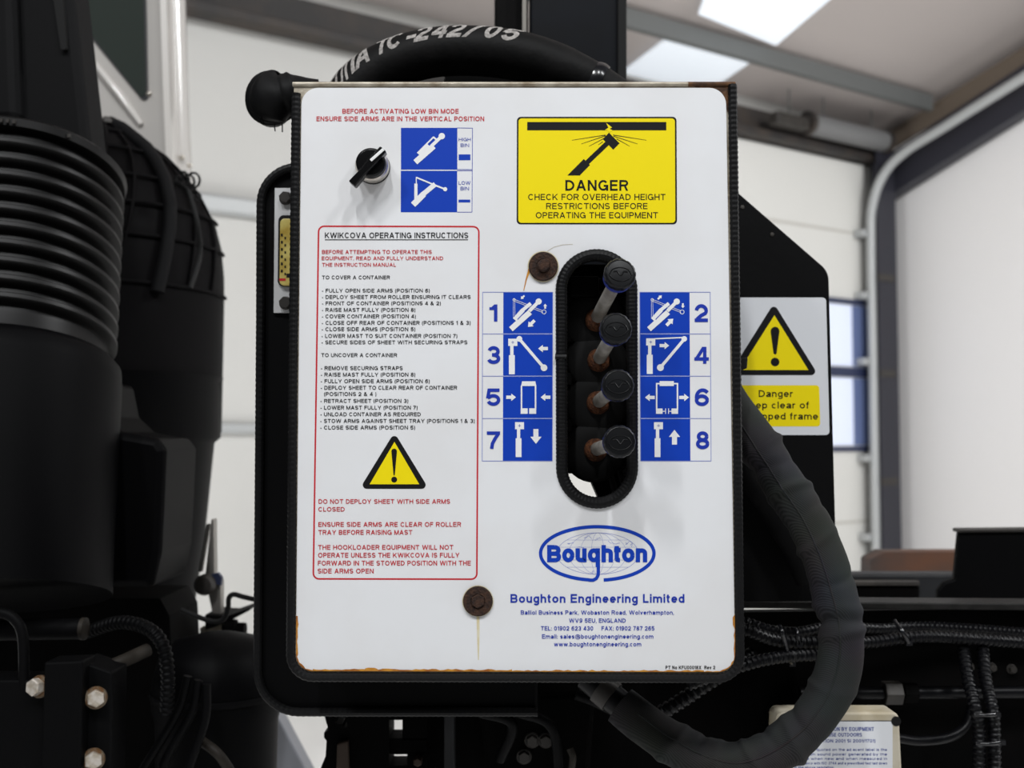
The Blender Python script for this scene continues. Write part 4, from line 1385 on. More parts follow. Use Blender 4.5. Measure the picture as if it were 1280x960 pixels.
# selector switch
c = P(466.5, 209.5, 0)
mb = MB()
mb.lathe([(0.0162, 0), (0.0162, 0.0015), (0.0158, 0.002), (0.0158, 0.003)], c, (0, -1, 0), 48, 0)
mb.lathe([(0.0157, 0.002), (0.0159, 0.008), (0.0154, 0.0125), (0.0142, 0.014), (0.0130, 0.0135), (0.010, 0.0135)], c, (0, -1, 0), 48, 1)
sw = mb.build('selector_switch', ['gloss_black', 'chrome'], cp, smooth=40)
mb = MB()
mb.lathe([(0.0138, 0.012), (0.0138, 0.019), (0.0130, 0.0205), (0, 0.021)], c, (0, -1, 0), 48)
k1, k2 = P(439.5, 229.5, -0.028), P(479, 185.5, -0.028)
d = (k2 - k1).normalized()
n2 = d.cross(Vector((0, 1, 0))).normalized()
wd = 0.0042
prof = [k1 - n2 * wd * 0.95, k1 + n2 * wd * 0.95, k1.lerp(k2, 0.35) + n2 * wd * 0.8, k1.lerp(k2, 0.65) + n2 * wd, k2 + n2 * wd * 0.9, k2 - n2 * wd * 0.9, k1.lerp(k2, 0.65) - n2 * wd, k1.lerp(k2, 0.35) - n2 * wd * 0.8]
mb.prism(prof, (0, 0.0115, 0))
mb.build('turn_handle', 'gloss_black', sw, smooth=30, bevel=0.0012)
mb = MB()
a, b = P(463.2, 200.5, -0.0288), P(479.3, 186.3, -0.0288)
d = (b - a).normalized(); n2 = d.cross(Vector((0, 1, 0))).normalized() * 0.00135
mb.prism([a - n2, a + n2, b + n2, b - n2], (0, 0.002, 0))
mb.build('pointer_mark', 'symbol', sw, bevel=0.0003)

# ================================================================== VALVE BANK AND LEVERS
vb = thing('valve_bank', P(746, 590, 0.1), 'black hydraulic valve bank with four levers in the oval slot', 'valve bank')
Yv = 0.06
for i, y in enumerate((397, 447, 502, 560)):
    mb = MB()
    y0, y1 = (y - 26, y + 26)
    mb.prism([P(x, yy, Yv) for x, yy in rounded([(705, y0), (792, y0), (792, y1 - 1.5), (705, y1 - 1.5)], 5)], (0, 0.06, 0))
    mb.build('valve_section', 'valve', vb, bevel=0.002)
mb = MB(); mb.prism([P(x, y, Yv + 0.01) for x, y in [(708, 348), (800, 348), (800, 370), (708, 370)]], (0, 0.05, 0))
mb.prism([P(x, y, 0.04) for x, y in [(712, 345), (749, 345), (749, 371), (712, 371)]], (0, 0.02, 0))
mb.build('end_block', 'valve', vb, bevel=0.002)
mb = MB(); mb.prism([P(x, y, Yv + 0.065) for x, y in [(690, 330), (830, 330), (830, 592), (690, 592)]], (0, 0.04, 0))
mb.prism([P(x, y, Yv + 0.065) for x, y in [(736, 588), (830, 588), (830, 640), (758, 640), (748, 622), (741, 606)]], (0, 0.03, 0))
mb.build('mounting_plate', 'valve', vb, bevel=0.001)
for xx in (762, 774, 783):
    mb = MB(); mb.tube([P(xx, 585, 0.085), P(xx + 14, 640, 0.11)], 0.004, 8)
    mb.build('pilot_pipe', 'conduit', vb, smooth=60)
for k, y in enumerate((372, 420, 474, 532, 580)):
    mb = MB(); mb.box(P(711, y, Yv - 0.004), (0.006, 0.01, 0.012))
    mb.build('tie_nut', 'valve', vb, bevel=0.001)
    mb = MB(); mb.lathe([(0.004, 0), (0.0035, 0.006), (0, 0.007)], P(783 - 1, y + 10, Yv), (0, -1, 0), 10)
    mb.build('tie_bolt', 'valve', vb)
lev = [((745, 400), (774.5, 343.5), 'topmost lever, nearest the top of the slot'),
       ((748, 450), (769.5, 411.5), 'second lever from the top, beside numerals 3 and 4'),
       ((747, 503), (772, 482), 'third lever from the top, beside numerals 5 and 6'),
       ((744, 562), (774, 552), 'bottom lever, beside numerals 7 and 8')]
KY = [-0.058, -0.062, -0.062, -0.062]
for (bp, kp, lab), ky in zip(lev, KY):
    base, kn = P(*bp, Yv - 0.012), P(*kp, ky)
    ax = (kn - base).normalized()
    lv = bpy.data.objects.new('control_lever', None)
    lv.empty_display_size = 0.02
    C.objects.link(lv); WL[lv.name] = base; lv.parent = vb; lv.location = base - WL[vb.name]
    lv['label'] = lab
    m_ = MB()
    bc = P(bp[0] - 2, bp[1] + 2, Yv)
    m_.lathe([(0.031, 0), (0.031, 0.004), (0.027, 0.006), (0.0255, 0.008), (0.029, 0.0095), (0.025, 0.012), (0.018, 0.0135), (0.015, 0.014), (0, 0.014)], bc, (0, -1, 0), 36)
    m_.build('rubber_boot', 'boot', lv, smooth=35)
    m_ = MB()
    m_.lathe([(0.0112, 0), (0.0115, 0.003), (0.0108, 0.006), (0.009, 0.0085), (0.007, 0.010), (0, 0.010)], P(bp[0], bp[1] + 1, Yv - 0.012), (0.1, -1, 0.15), 28)
    m_.build('rusty_collar', 'rustnut', lv, smooth=40)
    m_ = MB()
    m_.tube([base - ax * 0.002, base + ax * 0.01, kn - ax * 0.012], [0.0070, 0.0066, 0.0062], 20)
    m_.build('lever_rod', 'rod', lv, smooth=50)
    m_ = MB()
    # fluted cap with blue collar, dished face with a raised mark
    R = 0.0144
    fa = (ax * 0.75 + Vector((0, -1, 0)) * 0.25).normalized()
    seg = 56
    prof = [(R * 0.45, -0.016), (R * 0.80, -0.015), (R * 0.92, -0.011), (R * 0.95, -0.0035), (R * 0.95, -0.003), (R * 1.0, -0.0028), (R * 1.02, 0.0), (R * 1.0, 0.0025), (R * 0.93, 0.0042), (R * 0.86, 0.0046), (R * 0.82, 0.0040), (R * 0.4, 0.0046), (0, 0.0048)]
    mis = [0, 1, 1, 0, 0, 0, 0, 0, 0, 0, 0, 0]
    o_ = len(m_.v)
    m_.lathe(prof, kn, fa, seg, 0, xdir=(0, 0, 1), mis=mis)
    for j in range(4, 9):
        for k in range(seg):
            if k % 4 == 0:
                v = m_.v[o_ + j * seg + k]
                axp = kn + fa * (v - kn).dot(fa)
                m_.v[o_ + j * seg + k] = axp + (v - axp) * 0.965
    kb = m_.build('lever_knob', ['knob', 'knobblue'], lv, smooth=50)
    # raised bird-like mark: an arc over and a shallow V
    xr = Vector((1, 0, 0)); xr = (xr - fa * xr.dot(fa)).normalized()
    yr = fa.cross(xr) * -1
    if yr.z < 0: yr = -yr
    def kp_(a, b): return kn + fa * 0.0046 + xr * a * R + yr * b * R
    m_ = MB()
    m_.tube(smoothpath([kp_(-0.72, -0.12), kp_(-0.5, 0.22), kp_(0, 0.36), kp_(0.5, 0.22), kp_(0.72, -0.12)], 5), 0.0005, 6)
    m_.tube(smoothpath([kp_(-0.72, -0.12), kp_(-0.45, -0.40), kp_(0, -0.52), kp_(0.45, -0.40), kp_(0.72, -0.12)], 5), 0.0004, 6)
    m_.tube(smoothpath([kp_(-0.45, 0.08), kp_(-0.22, 0.10), kp_(0, -0.16), kp_(0.22, 0.10), kp_(0.45, 0.08)], 4), 0.0008, 6)
    m_.build('raised_mark', 'knob', kb, smooth=60)

# ================================================================== PRINTED HOSE ABOVE THE PANEL
hp = [(426, 172, 0.135), (428, 146, 0.135), (446, 110, 0.135), (486, 82, 0.135), (540, 66, 0.135), (600, 64, 0.135), (660, 73, 0.135), (712, 92, 0.135), (752, 110, 0.135), (790, 134, 0.135), (830, 178, 0.135)]
hpath = resample(smoothpath([P(*p) for p in hp], 10), 0.004)
hs = thing('printed_hose', P(600, 150, 0.1), 'thick black hose with grey printed numbers arching over the panel top', 'hose')
L_ = len(hpath)
def hr_(i):
    t = i / (L_ - 1)
    return 0.0262 * (1.0 if t < 0.68 else max(0.66, 1.0 - (t - 0.68) * 1.6))
hrad = [hr_(i) for i in range(L_)]
mb = MB(); mb.tube(hpath, hrad, 32)
mb.build('hose_body', 'hose', hs, smooth=60)
# lettering wrapped on the hose surface
def hose_pt(px, ang):
    """point on the hose surface at picture column px and angle (0 = facing camera, 90 = top)"""
    best = min(range(L_), key=lambda i: abs(640 + (hpath[i].x) / S(0.135) - px) + (1000 if hpath[i].z < P(640, 150, .135).z else 0))
    i = max(1, min(L_ - 2, best))
    a, b = hpath[i - 1], hpath[i + 1]
    xa, xb = 640 + a.x / S(0.135), 640 + b.x / S(0.135)
    t = max(0, min(1, (px - xa) / (xb - xa))) if abs(xb - xa) > 1e-6 else 0.5
    c = a.lerp(b, t)
    T = (hpath[min(i + 2, L_ - 1)] - hpath[max(i - 2, 0)]).normalized()
    up = Vector((0, -1, 0)).cross(T).normalized()
    if up.z < 0: up = -up
    return c + (Vector((0, -1, 0)) * math.cos(ang) + up * math.sin(ang)) * (hrad[i] + 0.0004)
mb = MB()
for (ch_, x0, x1) in (('S', 426, 431), ('U', 431, 438), ('T', 437, 445), ('I', 446, 450), ('A', 450, 467), ('T', 472, 488), ('C', 486, 504), ('-', 509, 520), ('2', 519, 536), ('4', 539, 556), ('2', 558, 575), ('/', 577, 597), ('0', 601, 618), ('5', 622, 641)):
    W_, pol = glyph(ch_, 0.2, 2.3 if ch_ == '/' else 1.0)
    for p in pol:
        # split long polygons so the print follows the curved surface
        n_ = 4
        if len(p) == 4:
            for i in range(n_):
                q_ = []
                for (ea, eb, t_) in ((p[0], p[3], i / n_), (p[1], p[2], i / n_), (p[1], p[2], (i + 1) / n_), (p[0], p[3], (i + 1) / n_)):
                    q_.append((ea[0] + (eb[0] - ea[0]) * t_, ea[1] + (eb[1] - ea[1]) * t_))
                mb.poly([hose_pt(x0 + x / W_ * (x1 - x0) + y * 11, math.radians(12 + 54 * y)) for x, y in q_])
mb.build('printed_lettering', 'hoseprint', hs, fix=False)
i0 = min(range(L_), key=lambda i: (hpath[i] - P(741, 106, 0.135)).length)
mb = MB(); mb.tube([hpath[i0 - 1], hpath[i0], hpath[i0 + 1], hpath[i0 + 2]], [hrad[i0] + 0.001, hrad[i0] + 0.002, hrad[i0] + 0.002, hrad[i0] + 0.001], 32)
mb.build('clamp_band', 'tie', hs, smooth=60)

hb_ = thing('dark_fill_plate', P(545, 150, 0.22), 'added dark plate that darkens the gap under the arch of the printed hose', 'bracket')  # dark plate added to keep the gap under the hose dark
mb = MB(); mb.prism([P(x, y, 0.2) for x, y in rounded([(446, 72), (690, 72), (720, 205), (440, 205)], [20, 20, 4, 4])], (0, 0.02, 0))
mb.build('fill_sheet', 'chassis', hb_, bevel=0.002)
mb = MB(); mb.prism([P(x, y, 0.19) for x, y in [(518, 99), (524, 94), (556, 96), (553, 110), (518, 110)]], (0, 0.012, 0))
mb.build('grey_tab', 'boltgrey', hb_)
# wrapped cable end at the upper left
wc = thing('wrapped_cable', P(340, 160, 0.05), 'black tape-wrapped cable bend poking out left of the panel top', 'cable')
pth = resample(smoothpath([P(396, 122, 0.128), P(374, 119, 0.125), P(356, 120, 0.122), P(344, 122, 0.124), P(339, 124, 0.14), P(339, 128, 0.17), P(345, 132, 0.2)], 10), 0.0015)
nw = len(pth)
def wrapfold(i, a):
    t = i / nw
    k = 1.0 + 0.03 * math.sin(3 * a + t * 9)
    for c_, am, sg_, ph in ((0.20, 0.10, 0.018, 0.0), (0.27, -0.10, 0.016, 0.6), (0.33, 0.12, 0.02, 1.0), (0.40, -0.09, 0.014, 1.4), (0.46, 0.08, 0.02, 2.2), (0.55, -0.06, 0.014, 2.8)):
        k += am * math.exp(-((t - c_ - 0.025 * math.sin(a + ph)) / sg_) ** 2)
    return k
mb = MB(); mb.tube(pth, [0.0195 + 0.007 * min(1, max(0, (i / nw - 0.10) / 0.3)) - 0.012 * max(0, (i / nw - 0.75) / 0.25) for i in range(nw)], 40, fn=wrapfold)
mb.build('tape_wrapping', 'stub', wc, smooth=60)
for (x, y, x2, y2) in ((327, 149, 330, 156), (326, 150, 325, 154), (343, 158, 344, 164), (353, 157, 353, 165)):
    mb = MB(); mb.tube([P(x, y - 3, 0.12), P(x2, y2, 0.12)], 0.0007, 5)
    mb.build('frayed_thread', 'stub', wc)

# ================================================================== WOVEN SLEEVE AT THE RIGHT
sl = thing('woven_hose_sleeve', P(1000, 700, 0.06), 'thick wrinkled woven black sleeve looping from behind the panel right edge', 'hose sleeve')
sp_ = [(878, 440, 0.135), (908, 495, 0.128), (932, 533, 0.105), (958, 572, 0.085), (983, 610, 0.075), (1006, 645, 0.068), (1027, 690, 0.06), (1041, 735, 0.055), (1050, 772, 0.05), (1052, 808, 0.05), (1046, 842, 0.05), (1031, 876, 0.05), (1004, 912, 0.05), (962, 942, 0.055), (920, 955, 0.062), (880, 948, 0.07), (838, 928, 0.08), (805, 905, 0.09), (776, 881, 0.10)]
path = resample(smoothpath([P(*p) for p in sp_], 12), 0.0016)
N = len(path)
folds = [(0.055, 0.10), (0.20, 0.14), (0.235, -0.10), (0.285, 0.10), (0.33, -0.07), (0.37, 0.09), (0.43, -0.05), (0.475, 0.10), (0.50, -0.12), (0.515, 0.12), (0.60, 0.07), (0.67, -0.06), (0.70, 0.12), (0.735, -0.08), (0.77, 0.08), (0.82, 0.09), (0.86, -0.06), (0.90, 0.08)]
def fold(i, a):
    t = i / (N - 1)
    s = 1.0
    for k, (c, amp) in enumerate(folds):
        ph = 1.3 * k
        tt = t - 0.009 * math.sin(a + ph)
        s += 1.5 * amp * math.exp(-((tt - c) / 0.0075) ** 2) * (0.65 + 0.35 * math.cos(a + ph * 1.7))
    s += 0.025 * math.sin(3 * a + t * 30) + 0.02 * math.sin(2 * a - t * 47)
    return s
def srad(i):
    t = i / (N - 1)
    return 0.0195 + 0.0020 * min(1, max(0, (t - 0.03) / 0.2)) - 0.002 * max(0, (t - 0.9) / 0.1)
mb = MB(); mb.tube(path, [srad(i) for i in range(N)], 36, fn=fold)
mb.build('sleeve_fabric', 'sleeve', sl, smooth=80)
mb = MB()  # stitched seam along the sleeve
seam = []
for i in range(6, int(N * 0.97), 3):
    T = (path[min(i + 1, N - 1)] - path[i - 1]).normalized()
    nn = Vector((0, -1, 0)); nn = (nn - T * nn.dot(T)).normalized()
    bi = T.cross(nn)
    aa = 0.35
    r = srad(i) * fold(i, aa)
    seam.append(path[i] + nn * math.cos(aa) * r + bi * math.sin(aa) * r)
mb.tube(seam, 0.0009, 6)
mb.build('sewn_seam', 'sleeve', sl, smooth=60)
mb = MB()
e0, e1 = path[-1], path[-1] + (path[-1] - path[-4]).normalized() * 0.045
mb.tube([e0 + (e0 - e1) * 0.3, e0, e1], [0.0145, 0.0145, 0.0145], 20, 0)
mb.tube([e0.lerp(e1, 0.25), e0.lerp(e1, 0.6)], 0.0165, 20, 1)
mb.build('hose_end', ['conduit', 'boltgrey'], sl, smooth=50)
mb = MB()
mb.prism([P(x, y, 0.05) for x, y in rounded([(924, 448), (935, 446), (934, 460), (925, 464)], 2)], (0, 0.02, 0))
mb.build('strap_buckle', 'boot', sl, bevel=0.001)
# second, plainer cover tucked behind it
sp2 = [(885, 490, 0.165), (903, 530, 0.165), (923, 565, 0.165), (943, 603, 0.165), (966, 638, 0.165), (992, 682, 0.165), (1012, 725, 0.165)]
path2 = resample(smoothpath([P(*p) for p in sp2], 10), 0.004)
mb = MB(); mb.tube(path2, 0.0145, 20, fn=lambda i, a: 1 + 0.05 * math.sin(i * 0.45 + a))
tag(mb.build('plain_hose_cover', 'stub', smooth=70), 'smooth dark hose cover tucked behind the woven sleeve on the side plate', 'hose sleeve')

# ================================================================== CONDUITS ON THE CHASSIS
def conduit(pts, r, label, pitch=0.006, grp='corrugated conduits along the chassis', mm='conduit'):
    m_ = MB()
    corrugated(m_, [P(*p) for p in pts], r, pitch)
    return tag(m_.build('corrugated_conduit', mm, smooth=30), label, 'cable conduit', grp)
conduit([(880, 765, 0.2), (932, 778, 0.2), (965, 788, 0.2), (1000, 790, 0.21), (1040, 783, 0.23), (1100, 786, 0.26), (1180, 784, 0.28), (1400, 800, 0.3)], 0.0062, 'upper corrugated conduit of the bundle passing behind the woven sleeve')
conduit([(880, 768, 0.17), (935, 788, 0.17), (975, 801, 0.18), (1030, 803, 0.19), (1085, 803, 0.22), (1150, 796, 0.23), (1220, 799, 0.24), (1400, 812, 0.26)], 0.0072, 'middle corrugated conduit sweeping right just below the chassis flange')
conduit([(860, 856, 0.135), (925, 833, 0.14), (965, 823, 0.15), (1010, 819, 0.165), (1052, 821, 0.17)], 0.0068, 'lowest corrugated conduit rising from under the panel corner')
conduit([(800, 905, 0.17), (845, 880, 0.16), (890, 850, 0.16), (940, 818, 0.2)], 0.0085, 'stout corrugated conduit below the panel above the sleeve end', 0.007)
conduit([(1204, 806, 0.25), (1210, 850, 0.22), (1219, 885, 0.2), (1224, 920, 0.2), (1222, 1010, 0.2)], 0.0072, 'left one of the two upright corrugated conduits at lower right', 0.006, 'upright conduits at lower right')
conduit([(1228, 806, 0.25), (1232, 850, 0.22), (1240, 885, 0.2), (1243, 920, 0.2), (1243, 1010, 0.2)], 0.0072, 'right one of the two upright corrugated conduits at lower right', 0.006, 'upright conduits at lower right')
def tie(pts, label, wd=0.0022):
    m_ = MB(); m_.tube(smoothpath([P(*p) for p in pts], 6), wd, 8)
    m_.box(P(*pts[-1]), (0.007, 0.005, 0.005))
    return tag(m_.build('cable_tie', 'tie', smooth=60), label, 'cable tie', 'cable ties on the conduits')
tie([(974, 783, 0.16), (977, 790, 0.15), (981, 803, 0.155), (986, 822, 0.16), (990, 830, 0.17)], 'long cable tie crossing all three conduits left of the woven sleeve', 0.0026)
tie([(994, 786, 0.17), (997, 794, 0.165), (999, 806, 0.17)], 'short cable tie just left of the woven sleeve')
tie([(1118, 776, 0.23), (1128, 790, 0.215), (1136, 804, 0.22)], 'cable tie right of the woven sleeve under the flange', 0.0026)
tie([(1218, 893, 0.185), (1232, 894, 0.18), (1246, 893, 0.185)], 'upper cable tie around the upright conduits')
tie([(1220, 929, 0.185), (1234, 930, 0.18), (1252, 928, 0.185)], 'lower cable tie around the upright conduits')
# hydraulic pipe with unions
hy = thing('hydraulic_pipe', P(1180, 866, 0.3), 'black hydraulic pipe with hexagonal unions under the conduits', 'pipe')
mb = MB(); mb.tube([P(1000, 867, 0.285), P(1150, 866, 0.285), P(1420, 864, 0.285)], 0.0075, 14)
mb.build('pipe_run', 'conduit', hy, smooth=60)
for (x0, x1, r) in ((1104, 1126, 0.0145), (1128, 1146, 0.0125)):
    m_ = MB(); m_.tube([P(x0, 866, 0.285), P(x1, 866, 0.285)], r, 6)
    m_.build('hex_union', 'steelgrey' if x0 < 1110 else 'chassis', hy, bevel=0.001)
mb = MB(); mb.tube(smoothpath([P(1120, 922, 0.24), P(1150, 926, 0.24), P(1185, 922, 0.25), P(1206, 908, 0.27), P(1216, 880, 0.29)], 8), 0.0055, 12)
tag(mb.build('black_cable', 'conduit', smooth=60), 'plain black cable curving from the beige box to the upright conduits', 'cable')
for (x, y, lab) in ((1211, 833, 'small shiny bolt head beside the upright conduit tops'), (1239, 834, 'small shiny bolt head right of the upright conduits'), (1264, 836, 'dull bolt head near the right picture edge')):
    m_ = MB(); hexbolt(m_, P(x, y, 0.318), (0, -1, 0), 0.006, 0.0045, 0.002, 0.006, 0, 0)
    tag(m_.build('chassis_bolt', 'boltgrey', smooth=30), lab, 'bolt', 'bolts on the chassis rail')

# ------------------------------------------------------------------ beige label box
lb = thing('beige_junction_box', P(1050, 990, 0.2), 'beige plastic box with a blue printed noise label below the sleeve', 'box')
Yl = 0.17
mb = MB()
mb.prism([P(x, y, Yl) for x, y in rounded([(970.5, 890.5), (1124, 890.5), (1130, 1010), (968, 1010)], [9, 9, 0, 0], 6)], (0, 0.035, 0))
mb.build('box_case', 'beige', lb, bevel=0.0025, smooth=40)
for (x, y) in ((982.8, 902), (1120, 901.5)):
    m_ = MB(); m_.lathe([(0.0052, 0), (0.0052, 0.0006), (0.0045, 0.0006), (0, 0.0002)], P(x, y, Yl), (0, -1, 0), 20)
    m_.build('screw_hole', 'boot', lb, smooth=30)
mb = MB(); mb.prism([P(x, y, Yl + 0.035) for x, y in [(985, 915), (1110, 915), (1110, 1000), (985, 1000)]], (0, 0.112, 0))
mb.build('stand_off', 'chassis', lb)
lf = Flat(Yl)
lf.rect(986, 901.8, 1115.8, 1008, 0, 1)
lf.rect(986, 900.6, 1115.8, 901.8, 1, 1)
lo_ = lf.build('noise_label', ['label', 'steelgrey'], lb, fix=False)
lf = Flat(Yl)
for l_ in (('NOISE EMISSION BY EQUIPMENT', 1006, 1092.5, 908.9, 913.7), ('FOR USE OUTDOORS', 1023, 1077.4, 916.2, 920.8), ('REGULATION 2001 SI 2001/1701)', 1004, 1094.3, 924, 928.2)):
    lf.text(*l_, 0, 0.17)
for l_ in (('The figure quoted on the adjacent label is the', 993, 1108.8, 935.4, 938.6), ('maximum sound power generated by the', 993, 1108.8, 941.1, 944.4),
           ('device when new and when measured in', 993, 1108.8, 946.7, 949.9), ('accordance with ISO 3744 and a prescribed test laid down', 993, 1108.8, 952.4, 955.6), ('in the above regulation', 993, 1042, 957.6, 960.8)):
    lf.text(*l_, 0, 0.16)
lf.build('lettering', ['labelblue'], lo_, fix=False)

# ================================================================== UNDER THE PANEL
st = MB(); st.prism([P(x, y, 0.22) for x, y in [(555, 850), (568, 850), (568, 1020), (555, 1020)]], (0, 0.03, 0))
tag(st.build('support_strut', 'greybeam', bevel=0.002), 'narrow grey upright strut directly under the white panel', 'strut')
bk = thing('tank_bracket', P(450, 960, 0.3), 'black notched bracket under the oil tank with daylight gaps', 'bracket')
mb = MB()
pts = [(403, 884), (420, 884), (420, 897), (428, 899), (429, 908), (433, 908), (433, 897), (486, 897), (486, 926), (508, 920), (500, 926), (512, 926), (512, 940), (486, 944), (484, 1000), (392, 1000), (402, 960), (408, 935), (405, 930), (405, 922), (411, 918), (408, 905)]
pts = [(402, 880), (419, 880), (419, 904), (428, 905), (429, 909), (434, 909), (434, 880), (486, 880), (486, 1000), (386, 1000), (400, 962), (407, 945), (408, 926), (405, 922), (405, 916), (411, 913), (408, 904)]
mb.prism([P(x, y, 0.27) for x, y in pts], (0, 0.06, 0))
mb.build('bracket_plate', 'chassis', bk)
mb = MB(); mb.prism([P(x, y, 0.262) for x, y in [(421, 930), (435, 926), (437, 1000), (419, 1000)]], (0, 0.02, 0))
mb.build('greasy_pin', 'brown', bk, bevel=0.002)
mb = MB()
for (x0, y0, x1, y1) in ((486, 923, 534, 943), (503, 897, 534, 925), (509, 940, 534, 960), (486, 957, 534, 1000), (486, 880, 534, 900)):
    mb.prism([P(x, y, 0.28) for x, y in [(x0, y0), (x1, y0), (x1, y1), (x0, y1)]], (0, 0.04, 0))
mb.build('bracket_arm', 'chassis', bk)
mb = MB(); mb.lathe([(0.0055, 0), (0.0055, 0.012), (0.004, 0.014), (0, 0.014)], P(523, 949, 0.28), (0, -1, 0), 6)
mb.build('brass_nut', 'brown', bk)
# machinery lump behind the sleeve end
mc = thing('pump_unit', P(680, 990, 0.3), 'dark hydraulic pump unit hanging below the panel left of the sleeve end', 'pump')
mb = MB(); mb.prism([P(x, y, 0.24) for x, y in rounded([(595, 868), (745, 868), (735, 1000), (610, 1000)], 8)], (0, 0.07, 0))
mb.build('pump_casting', 'chassis', mc, bevel=0.006)
for (x, y) in ((665, 925), (682, 925), (655, 945)):
    mb = MB(); hexbolt(mb, P(x, y, 0.24), (0, -1, 0), 0.009, 0.007, 0.003, 0.006, 0, 0)
    mb.build('cover_bolt', 'boltgrey', mc)
for (a, b, c) in (((600, 890), (640, 905), (625, 950)), ((640, 888), (690, 910), (700, 990)), ((720, 868), (742, 876), (770, 890))):
    mb = MB(); mb.tube(smoothpath([P(*a, 0.2), P(*b, 0.2), P(*c, 0.22)], 8), 0.006, 10)
    mb.build('feed_hose', 'darkpipe', mc, smooth=60)
mb = MB(); mb.tube(smoothpath([P(712, 935, 0.2), P(716, 950, 0.2), P(708, 985, 0.21)], 6), 0.004, 8)
mb.build('worn_pipe', 'grimy', mc, smooth=60)
# grey sloping leg at lower left
mb = MB(); mb.prism([P(x, y, 0.9) for x, y in [(322, 870), (334, 870), (386, 968), (420, 1030), (322, 1030)]], (0, 0.05, 0))
tag(mb.build('sloping_leg', 'wedge', bevel=0.004), 'grey sloping support leg below the oil tank corner', 'support leg')

# ================================================================== LOWER LEFT MACHINERY
br_ = thing('steel_bracket', P(90, 990, 0.25), 'black bolted steel bracket at the lower left corner', 'bracket')
Yk = 0.2
mb = MB()
mb.prism([P(x, y, Yk) for x, y in rounded([(55, 828), (103, 826), (100, 1010), (50, 1010)], 3)], (0, 0.04, 0))
mb.prism([P(x, y, Yk + 0.015) for x, y in [(-60, 850), (60, 850), (58, 1010), (-60, 1010)]], (0, 0.05, 0))
mb.prism([P(x, y, Yk + 0.02) for x, y in [(100, 826), (140, 840), (138, 1010), (96, 1010)]], (0, 0.05, 0))
mb.build('bracket_plate', 'tank', br_, bevel=0.003)
for (x, y, mm) in ((51, 858, 'boltrust'), (120, 872, 'boltrust'), (117, 949, 'boltrust')):
    m_ = MB()
    sd = -1 if x < 100 else 1
    hexbolt(m_, P(x, y, Yk + (0.012 if x < 100 else 0.018)), (0.35 * sd, -1, 0.12), 0.0125, 0.0096, 0.0045, 0.010, 0, 1, 0.05)
    m_.build('hex_bolt', [mm, 'boltzinc'], br_, smooth=25)
mb = MB(); mb.tube(smoothpath([P(-50, 765, 0.22), P(0, 766, 0.22), P(20, 776, 0.22), P(29, 800, 0.22), P(30, 860, 0.22)], 8), 0.006, 10)
mb.build('clamp_strap', 'tank', br_, smooth=60)
cy = thing('cross_tube', P(85, 800, 0.3), 'short black cylinder with a shiny upper edge above the bracket', 'tube')
mb = MB(); mb.tube([P(-30, 788, 0.3), P(104, 786, 0.3)], 0.0125, 20)
mb.build('tube_body', 'tank', cy, smooth=50)
mb = MB(); mb.tube([P(102, 786, 0.3), P(107, 786, 0.3)], 0.0135, 20)
mb.build('end_ring', 'grimy', cy, smooth=50)
mb = MB(); mb.tube(smoothpath([P(85, 850, 0.28), P(110, 843, 0.26), P(150, 828, 0.27), P(185, 812, 0.3)], 8), [0.004 + 0.004 * min(1, i / 8) for i in range(25)], 10)
tag(mb.build('worn_pipe', 'grimy', smooth=60), 'worn brownish pipe slanting up right from the bolted bracket', 'pipe')
conduit([(110, 790, 0.33), (150, 778, 0.3), (185, 786, 0.28), (204, 808, 0.27), (210, 850, 0.27), (208, 890, 0.28)], 0.0085, 'corrugated conduit bending downward between bracket and filter', 0.007, 'conduits at lower left', 'darkpipe')
for (pts, lab) in ((((235, 845), (222, 890), (180, 960), (150, 1010)), 'left one of the dark cables running down lower left'),
                   (((248, 850), (240, 890), (205, 955), (190, 1010)), 'middle one of the dark cables running down lower left'),
                   (((258, 855), (256, 900), (236, 960), (225, 1010)), 'right one of the dark cables running down lower left')):
    m_ = MB(); m_.tube(smoothpath([P(x, y, 0.3) for x, y in pts], 8), 0.0055, 10)
    tag(m_.build('black_cable', 'darkpipe', smooth=60), lab, 'cable', 'cables at lower left')
mb = MB(); mb.tube(smoothpath([P(250, 925, 0.32), P(275, 945, 0.31), P(300, 985, 0.32)], 8), 0.006, 10)
tag(mb.build('worn_pipe', 'grimy', smooth=60), 'dull brownish pipe at the bottom edge below the canister', 'pipe')
cn = thing('black_canister', P(285, 990, 0.4), 'round black canister beside the lower left oil tank corner', 'canister')
mb = MB()
c = P(272, 880, 0.42)
mb.lathe([(0.075, -0.16), (0.078, -0.02), (0.083, 0.0), (0.083, 0.03), (0.076, 0.06), (0.055, 0.083), (0.02, 0.092), (0, 0.093)], c, (0, 0, 1), 40)
mb.build('canister_body', 'lowduct', cn, smooth=50)
mb = MB(); mb.lathe([(0.085, 0), (0.086, 0.004), (0.085, 0.008)], c + Vector((0, 0, 0.012)), (0, 0, 1), 40)
mb.build('canister_rim', 'tank', cn, smooth=50)
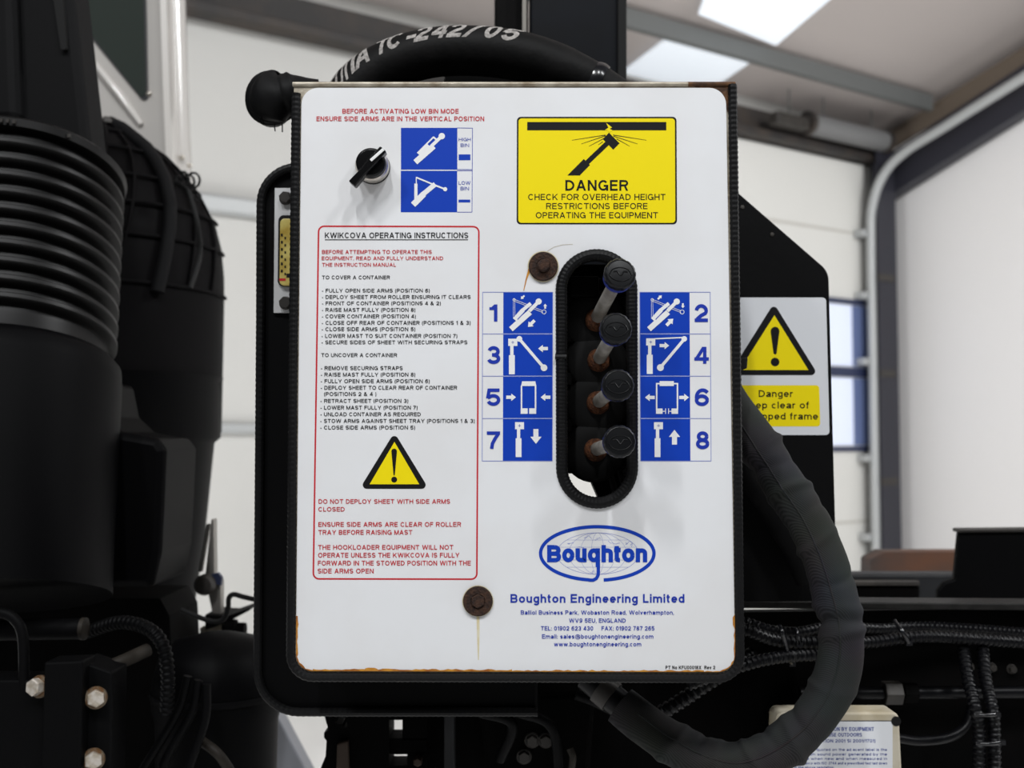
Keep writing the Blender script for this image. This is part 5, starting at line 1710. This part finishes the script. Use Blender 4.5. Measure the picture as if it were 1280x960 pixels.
# dark subframe closing the space below the filter
mb = MB(); mb.prism([P(x, y, 0.56) for x, y in [(-200, 748), (200, 748), (212, 770), (215, 830), (285, 866), (283, 1100), (-200, 1100)]], (0, 0.14, 0))
tag(mb.build('cab_subframe', 'chassis'), 'black subframe below the filter filling the lower left corner', 'frame')

# fittings in the bright gap left of the tank
ft = thing('grey_fitting', P(262, 760, 0.66), 'pale grey metal fitting with a pointed strut in the bright gap', 'fitting')
mb = MB()
mb.prism([P(x, y, 0.66) for x, y in [(264, 649), (267, 649), (268, 720), (276, 726), (276, 770), (266, 770), (256, 722)]], (0, 0.02, 0))
mb.prism([P(x, y, 0.665) for x, y in [(258, 655), (262, 655), (252, 715), (247, 715)]], (0, 0.01, 0))
mb.build('pointed_strut', 'fitting', ft, bevel=0.001)
mb = MB(); mb.lathe([(0.016, 0), (0.016, 0.012), (0.012, 0.018), (0, 0.02)], P(258, 730, 0.655), (0, -1, 0), 20)
mb.build('round_boss', 'steelgrey', ft, smooth=40)
mb = MB(); mb.prism([P(x, y, 0.652) for x, y in [(264, 718), (272, 716), (277, 722), (276, 732), (268, 730)]], (0, 0.01, 0))
mb.build('clip_corner', 'navyframe', ft)
mb = MB()
mb.prism([P(x, y, 0.645) for x, y in [(256, 768), (284, 770), (312, 760), (312, 763), (284, 778), (256, 788)]], (0, 0.08, 0))
mb.build('ledge_plate', 'tank', ft, bevel=0.002)
mb = MB(); mb.prism([P(x, y, 0.68) for x, y in [(250, 785), (279, 778), (279, 810), (256, 810), (250, 800)]], (0, 0.02, 0))
mb.build('beige_plate', 'beige', ft)
mb = MB()
mb.lathe([(0.017, 0), (0.017, 0.016), (0.012, 0.018), (0.012, 0.03), (0, 0.031)], P(282, 788, 0.65), (1, 0, 0), 12)
mb.tube([P(281, 780, 0.66), P(281, 830, 0.66)], 0.005, 8)
mb.build('black_bolt', 'chassis', ft)
mb = MB(); mb.tube(smoothpath([P(226, 762, 0.5), P(262, 776, 0.5), P(279, 774, 0.5), P(285, 760, 0.5), P(286, 748, 0.5), P(292, 743, 0.5), P(304, 746, 0.5), P(330, 752, 0.48)], 6), 0.0035, 8)
tag(mb.build('bent_rod', 'boot', smooth=60), 'thin black bent rod reaching to the oil tank left edge', 'rod')
